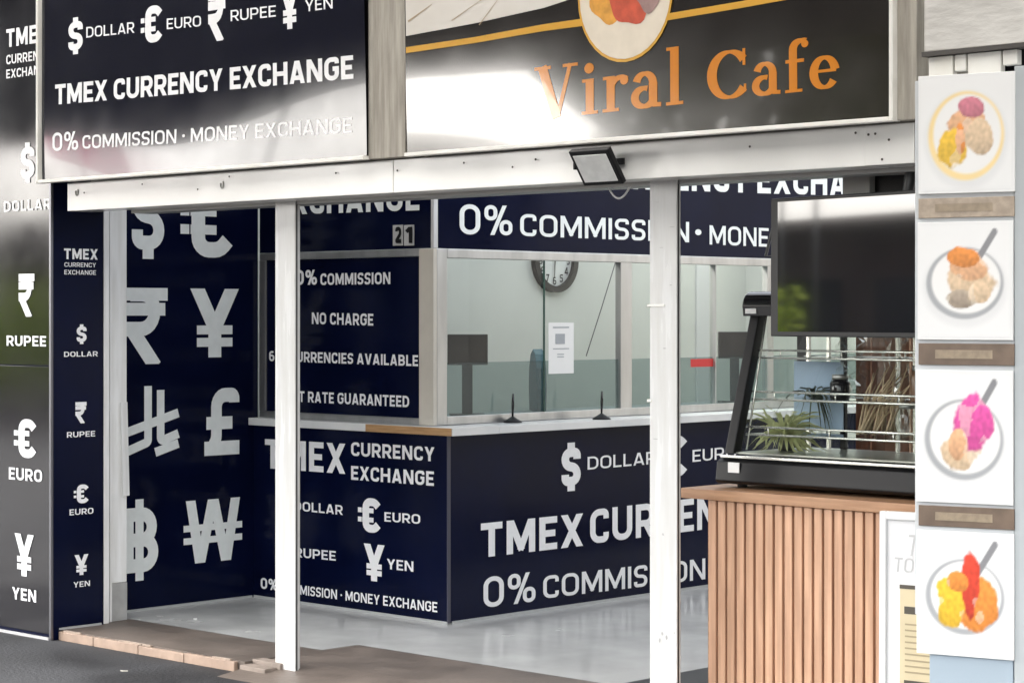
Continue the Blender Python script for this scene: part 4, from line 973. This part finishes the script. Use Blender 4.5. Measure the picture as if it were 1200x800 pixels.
# things inside the case
lf = thing('leafy_plant', 'pale yellow green leafy plant inside the left end of the display case', 'plant', (-5.17, 6.95, zC + .122))
mb = MB(); mb.tube([(-5.17, 6.97, zC + .122), (-5.17, 6.97, zC + .165)], [.03, .04], n=16); mb.build('pot', mat('dark_pot', (.05, .05, .045), .5), lf)
rnd = random.Random(4)
def leaves(n, c0, l0, l1, u0, u1, droop, wd, m, nm):
    mb = MB()
    for k in range(n):
        a = rnd.uniform(0, 6.28); ln = rnd.uniform(l0, l1); up = rnd.uniform(u0, u1); d = Vector((math.cos(a), math.sin(a), 0)); nn = Vector((-d.y, d.x, 0)) * .6 + Vector((0, 0, .5))
        pts = [c0 + d * ln * t + Vector((0, 0, up * t - droop * t * t)) for t in (0, .25, .5, .75, 1)]; ws = [wd * w_ for w_ in (.4, 1, 1, .7, .08)]
        pts = [Vector((max(p.x, xC0 + .03), min(7.18, max(p.y, 6.80 + (p.z - zC) * .3)), max(p.z, zC + .125))) for p in pts]
        for i in range(4): mb.face([pts[i] - nn * ws[i], pts[i] + nn * ws[i], pts[i+1] + nn * ws[i+1], pts[i+1] - nn * ws[i+1]])
    mb.build(nm, m, lf)
leaves(95, Vector((-5.17, 6.96, zC + .18)), .08, .19, .02, .24, .12, .009, sheer('pale_leaf', (.62, .64, .34)), 'leaf')
leaves(26, Vector((-5.10, 7.06, zC + .33)), .06, .17, .05, .22, .26, .006, mat('dark_frond', (.05, .07, .045), .5, noise=.3, nscale=30), 'frond')
mb = MB(); mb.box(-5.24, -5.0, 7.12, 7.124, 1.135, 1.41); tag(mb.build('blue_sheet', mat('blue_sheet', (.42, .56, .74), .5, noise=.1, nscale=6)), 'pale blue sheet standing at the back of the display case', 'sheet')
mb = MB(); mb.box(-4.635, -4.55, 7.15, 7.153, 1.35, 1.55); tag(mb.build('white_card', PAPER), 'white card behind the upper shelf of the display case', 'card')
rnd = random.Random(11); DRY = mat('dry_straw', (.72, .56, .36), .7, noise=.3, nscale=30)
mb = MB()
for k in range(26):
    x0 = -4.74 + rnd.uniform(-.09, .05); z0 = 1.13 + rnd.uniform(0, .02); x1 = x0 + rnd.uniform(.0, .16); z1 = z0 + rnd.uniform(.10, .3)
    mb.tube([(x0, 7.0 + rnd.uniform(-.05, .05), z0), (x0 * .6 + x1 * .4, 7.0, z0 * .4 + z1 * .6), (x1, 7.02 + rnd.uniform(-.05, .05), z1)], [.005, .004, .002], n=5)
tag(mb.build('dried_stems', DRY), 'bundle of dried straw stems leaning inside the display case', 'dried stems')
for k, (x, y, z, r_, h_, lab) in enumerate(((-4.62, 7.0, 1.1305, .04, .11, 'clear glass jar beside the dried stems in the display case'), (-4.93, 7.0, 1.2665, .04, .08, 'dark round jar on the middle shelf right of the blue sheet'), (-4.56, 7.0, 1.2665, .04, .12, 'brown jar on the middle shelf under the white card'))):
    j = thing('jar', lab, 'jar', (x, y, z), 'jars in the display case')
    mb = MB(); mb.tube([(x, y, z), (x, y, z + .01), (x, y, z + h_ * .8), (x, y, z + h_)], [r_ * .9, r_, r_, r_ * .75], n=20); mb.build('body', [CASEG, BLACKG, mat('brown_jar', (.20, .10, .05), .3)][k], j)
    mb = MB(); mb.tube([(x, y, z + h_), (x, y, z + h_ + .018)], [r_ * .8, r_ * .8], n=20); mb.build('lid', ALU, j)

FILMC = glass('clear_wrap', (.93, .94, .92), rough=.08, ior=1.9)
for x0, x1, y, z0, z1, sd, lab in ((-4.79, -4.66, 7.08, 1.13, 1.60, 5, 'crumpled clear plastic wrap hanging beside the dried stems'), (-5.0, -4.86, 7.08, 1.27, 1.60, 6, 'crumpled clear plastic wrap on the upper shelves left of the dried stems')):
    rnd = random.Random(sd); mb = MB(); V = [[mb.bm.verts.new((x0 + (x1 - x0) * i / 9 + rnd.uniform(-.006, .006), y + rnd.uniform(-.03, .03), z0 + (z1 - z0) * j / 18 + rnd.uniform(-.006, .006))) for j in range(19)] for i in range(10)]
    for i in range(9):
        for j in range(18): mb.bm.faces.new((V[i][j], V[i+1][j], V[i+1][j+1], V[i][j+1]))
    tag(mb.build('plastic_wrap', FILMC), lab, 'plastic wrap')
# television
TY = R(10.5); tp = Vector((ray(903)[0], ray(903)[1])) * 8.05; TX = Matrix.Translation((tp.x, tp.y, 0)) @ Matrix.Rotation(-TY, 4, 'Z') @ Matrix.Translation((0, 0, 1.5)) @ Matrix.Rotation(R(-.05), 4, 'X') @ Matrix.Translation((0, 0, -1.5))
zt, zb = EYE + (CY - 233) * 8.05 / F_PX, EYE + (CY - 394) * 8.05 / F_PX
tv = thing('television', 'large switched off flat television hanging under the beam in front of the display case', 'television', (tp.x, tp.y, zb))
mb = MB(); mb.xf = TX; mb.box(0, .98, .0, .045, zb, zt, bev=.004); mb.build('body', BLACK, tv)
mb = MB(); mb.xf = TX; mb.box(.040, .955, -.0012, -.0002, zb + .018, zt - .014); mb.build('screen', SCREEN, tv)
mb = MB(); mb.xf = TX
mb.tube([(.004, .03, zb + .47), (-.060, .03, zb + .30), (.02, .03, zb + .30)], .006, n=6); mb.tube([(.62, .06, zt - .1), (.62, .12, zt + .2)], .02, n=8); mb.tube([(.85, .06, zt - .1), (.85, .12, zt + .2)], .02, n=8)
mb.build('bracket', mat('bracket_dark', (.05, .05, .05), .4), tv)
hb = MB(); p = onY(1019, 200, 6.67); q = onY(987, 223, 6.67); hb.box(q.x, p.x, 6.67, 6.75, q.z - .05, p.z + .1, bev=.004); tag(hb.build('junction_box', mat('box_grey', (.50, .50, .48), .5)), 'grey box fixed above the television behind the beam', 'box')
hb = MB(); hb.box(p.x + .004, -3.36, 6.70, 6.85, q.z - .03, 2.84); tag(hb.build('dark_soffit', BLACK), 'black panel behind the beam above the television', 'panel')

for px, py, z, sz, lab in ((229, 725, .001, .012, 'scrap of white paper on the grey hall floor'), (146, 786, -.0495, .022, 'pale leaf scrap on the dark pavement in front of the step')):
    t = (z - EYE) * F_PX / (CY - py); dx, dy = ray(px); mb = MB(); c = Vector((dx * t, dy * t, z))
    mb.prism([(c.x - sz, c.y - sz * .4), (c.x + sz * .2, c.y - sz * .6), (c.x + sz, c.y + .1 * sz), (c.x + .3 * sz, c.y + .6 * sz)], z + .0003, z + .004, 'Z'); tag(mb.build('scrap', PAPER if sz < .02 else mat('pale_scrap', (.35, .34, .30), .8)), lab, 'litter')
# leaning menu board
mn = thing('menu_board', 'white framed menu board leaning against the cafe counter beside the poster pillar', 'menu board', (-4.3, 6.45, -.04))
YM = 6.50; ml = onY(1029, 602, YM); tilt = Matrix.Translation((ml.x, YM + .03, -.042)) @ Matrix.Rotation(R(-2.2), 4, 'X') @ Matrix.Rotation(R(-1.2), 4, 'Y')
hM = ml.z + .05; wM = .56
FRAMEW = mat('frame_white', (.78, .78, .78), .4, noise=.05)
mb = MB(); mb.xf = tilt
for (x0, x1, z0, z1) in ((0, .028, 0, hM), (wM - .028, wM, 0, hM), (.029, wM - .029, hM - .03, hM), (.029, wM - .029, 0, .03)): mb.box(x0, x1, -.03, .0, z0, z1, bev=.005)
mb.build('frame', FRAMEW, mn)
mb = MB(); mb.xf = tilt; mb.box(.02, wM - .02, -.018, -.006, .02, hM - .02); mb.build('board', mat('board_white', (.74, .74, .74), .5, noise=.04), mn)
mb = MB(); mb.xf = tilt; mb.box(.085, wM - .07, -.024, -.0185, .08, hM - .26, bev=.001); mb.build('menu_sheet', mat('menu_paper', (.66, .56, .36), .5, noise=.15, nscale=5), mn)
mb = MB(); mb.xf = tilt; mb.box(.085, wM - .07, -.026, -.0245, hM - .272, hM - .258); 
for z in (.36, .62): mb.box(.105, .30, -.026, -.0245, hM - z, hM - z + .026)
mb.build('menu_heading', mat('menu_dark', (.06, .05, .035), .5), mn)
mb = MB(); mb.xf = tilt; z = hM - .40; rnd = random.Random(3)
while z > .12:
    if not (hM - .66 < z < hM - .58): mb.box(.108, .12 + rnd.uniform(.1, .3), -.0255, -.0245, z, z + .006)
    z -= .021
mb.build('menu_lines', mat('menu_ink', (.34, .28, .17), .5), mn)
SILV = mat('raised_letter', (.50, .50, .50), .3)
def onboard(text, x, z, h_, w, sl=.2, track=.16):
    W, P = layout(text, w, track); o = tilt @ Vector((x, -.0195, z)); u = (tilt.to_3x3() @ Vector((h_, 0, 0))); v = tilt.to_3x3() @ Vector((h_ * sl, 0, h_)); put(P, o, u, v, SILV, mn)
onboard('THE', .105, hM - .155, .075, .11); onboard('TODAY', .055, hM - .215, .052, .13, .1)

# ================================================================== the street the glossy signs reflect
lb = thing('low_shop_row', 'long low brown shop row across the road', 'building', (-60, -24, 0))
mb = MB(); mb.box(-100, -40, -30, -22, -.09, 4.0); mb.build('wall', mat('shop_wall', (.15, .125, .11), .8, noise=.3, nscale=.4), lb)
mb = MB()
for k in range(13): mb.box(-98 + k * 4.4, -95.2 + k * 4.4, -22.02, -21.95, .2, 2.6)
mb.build('shopfront', mat('shop_dark', (.04, .045, .05), .2), lb)
mb = MB(); mb.box(-100.3, -39.7, -30, -21.0, 4.001, 4.2); mb.build('roof', mat('shop_roof', (.12, .08, .07), .7), lb)
tb = thing('terracotta_house', 'terracotta rendered house behind the street trees', 'building', (-13, -24, 0))
mb = MB(); mb.box(-21, -6, -29, -21, -.09, 7.5); mb.build('wall', mat('terracotta', (.34, .18, .12), .8, noise=.2, nscale=.6), tb)
mb = MB(); mb.box(-21.3, -5.7, -29.3, -20.6, 7.501, 7.8); mb.build('roof', mat('house_roof', (.14, .08, .06), .7), tb)
for x in (-19.5, -16, -12.5, -9):
    for z in (.9, 4.2):
        mb = MB(); mb.box(x, x + 1.3, -21, -20.95, z, z + 1.7); mb.build('window', mat('house_window', (.03, .035, .04), .1), tb)
ph = thing('pink_banner', 'pink cloth banner on two posts across the road', 'banner', (-42.2, -17.5, 0))
mb = MB(); mb.face([(-44.0, -17.6, 5.0), (-41.0, -17.6, 5.0), (-41.0, -17.6, 7.0), (-44.0, -17.6, 7.0)]); mb.build('cloth', sheer('pink_banner', (.70, .07, .22)), ph)
for x in (-43, -41.5):
    mb = MB(); mb.tube([(x, -17.7, -.09), (x, -17.7, 6)], .06, n=8); mb.build('post', mat('post_grey', (.25, .25, .25), .5), ph)
LEAF = mat('leaf_green', (.13, .17, .05), .6, noise=.4, nscale=1.5, col2=(.045, .07, .018)); BARK = mat('bark', (.10, .075, .055), .9, noise=.4, nscale=6, bump=.4)
def tree(x, y, h, r, lab, seed, n=4200):
    rnd = random.Random(seed); t = thing('street_tree', lab, 'tree', (x, y, -.09), 'trees across the road')
    mb = MB(); mb.tube([(x, y, -.09), (x + .1, y, h * .2), (x, y + .1, h * .45), (x + .15, y, h * .75)], [.28, .22, .17, .06], n=10)
    cl = []
    for k in range(16):
        a = rnd.uniform(0, 6.28); rr_ = r * rnd.uniform(.2, .8); c = Vector((x + math.cos(a) * rr_, y + math.sin(a) * rr_, h * rnd.uniform(.38, .95))); cl.append((c, r * rnd.uniform(.25, .45)))
        mb.tube([(x, y, h * .35), (x * .5 + c.x * .5, y * .5 + c.y * .5, h * .35 * .4 + c.z * .6), c], [.09, .06, .02], n=6)
    mb.build('trunk', BARK, t)
    mb = MB()
    for k in range(n):
        c, cr = rnd.choice(cl); d = Vector((rnd.gauss(0, 1), rnd.gauss(0, 1), rnd.gauss(0, .8))); p = c + d.normalized() * cr * rnd.random() ** .4
        u = Vector((rnd.gauss(0, 1), rnd.gauss(0, 1), rnd.gauss(0, 1))).normalized(); v = u.orthogonal().normalized(); s = rnd.uniform(.2, .36)
        mb.face([p - u * s, p + v * s * .5, p + u * s, p - v * s * .5])
    mb.build('crown', LEAF, t)
tree(-23.0, -16.5, 9, 2.9, 'broad green street tree across the road nearest the low shops', 21)
tree(-19.6, -15, 9.5, 3.2, 'tall green street tree across the road opposite the cafe sign', 22)
tree(-62, -15, 6.0, 3.4, 'round green street tree across the road at the far left', 23)
tree(-16.6, -15.5, 8.5, 3.2, 'loose green street tree across the road at the end of the row', 24)
hg = thing('hedge', 'clipped green hedge along the far side of the road', 'hedge', (-42, -14, -.09))
mb = MB(); rnd = random.Random(31)
for k in range(3000):
    p = Vector((rnd.uniform(-47, -37), -14 + rnd.uniform(-.5, .5), rnd.uniform(.0, 2.2))); u = Vector((rnd.gauss(0, 1), rnd.gauss(0, 1), rnd.gauss(0, 1))).normalized(); v = u.orthogonal().normalized(); q = rnd.uniform(.1, .2)
    mb.face([p - u * q, p + v * q * .5, p + u * q, p - v * q * .5])
mb.build('foliage', sheer('hedge_leaf', (.44, .54, .12)), hg)
pp = thing('street_lamp', 'grey street lamp on the far side of the road', 'street lamp', (-31.5, -14, 0))
mb = MB(); mb.tube([(-31.5, -14, -.09), (-31.5, -14, 7), (-31.5, -13.6, 7.6), (-31.5, -12.5, 7.8)], [.14, .10, .08, .06], n=10); mb.build('pole', mat('pole_grey', (.10, .10, .10), .5), pp)
mb = MB(); mb.box(-31.65, -31.35, -12.7, -12.0, 7.72, 7.86, bev=.03); mb.build('lamp_head', mat('lamp_grey', (.3, .3, .3), .5), pp)

for o in bpy.data.objects:
    if 'base' in o: del o['base']
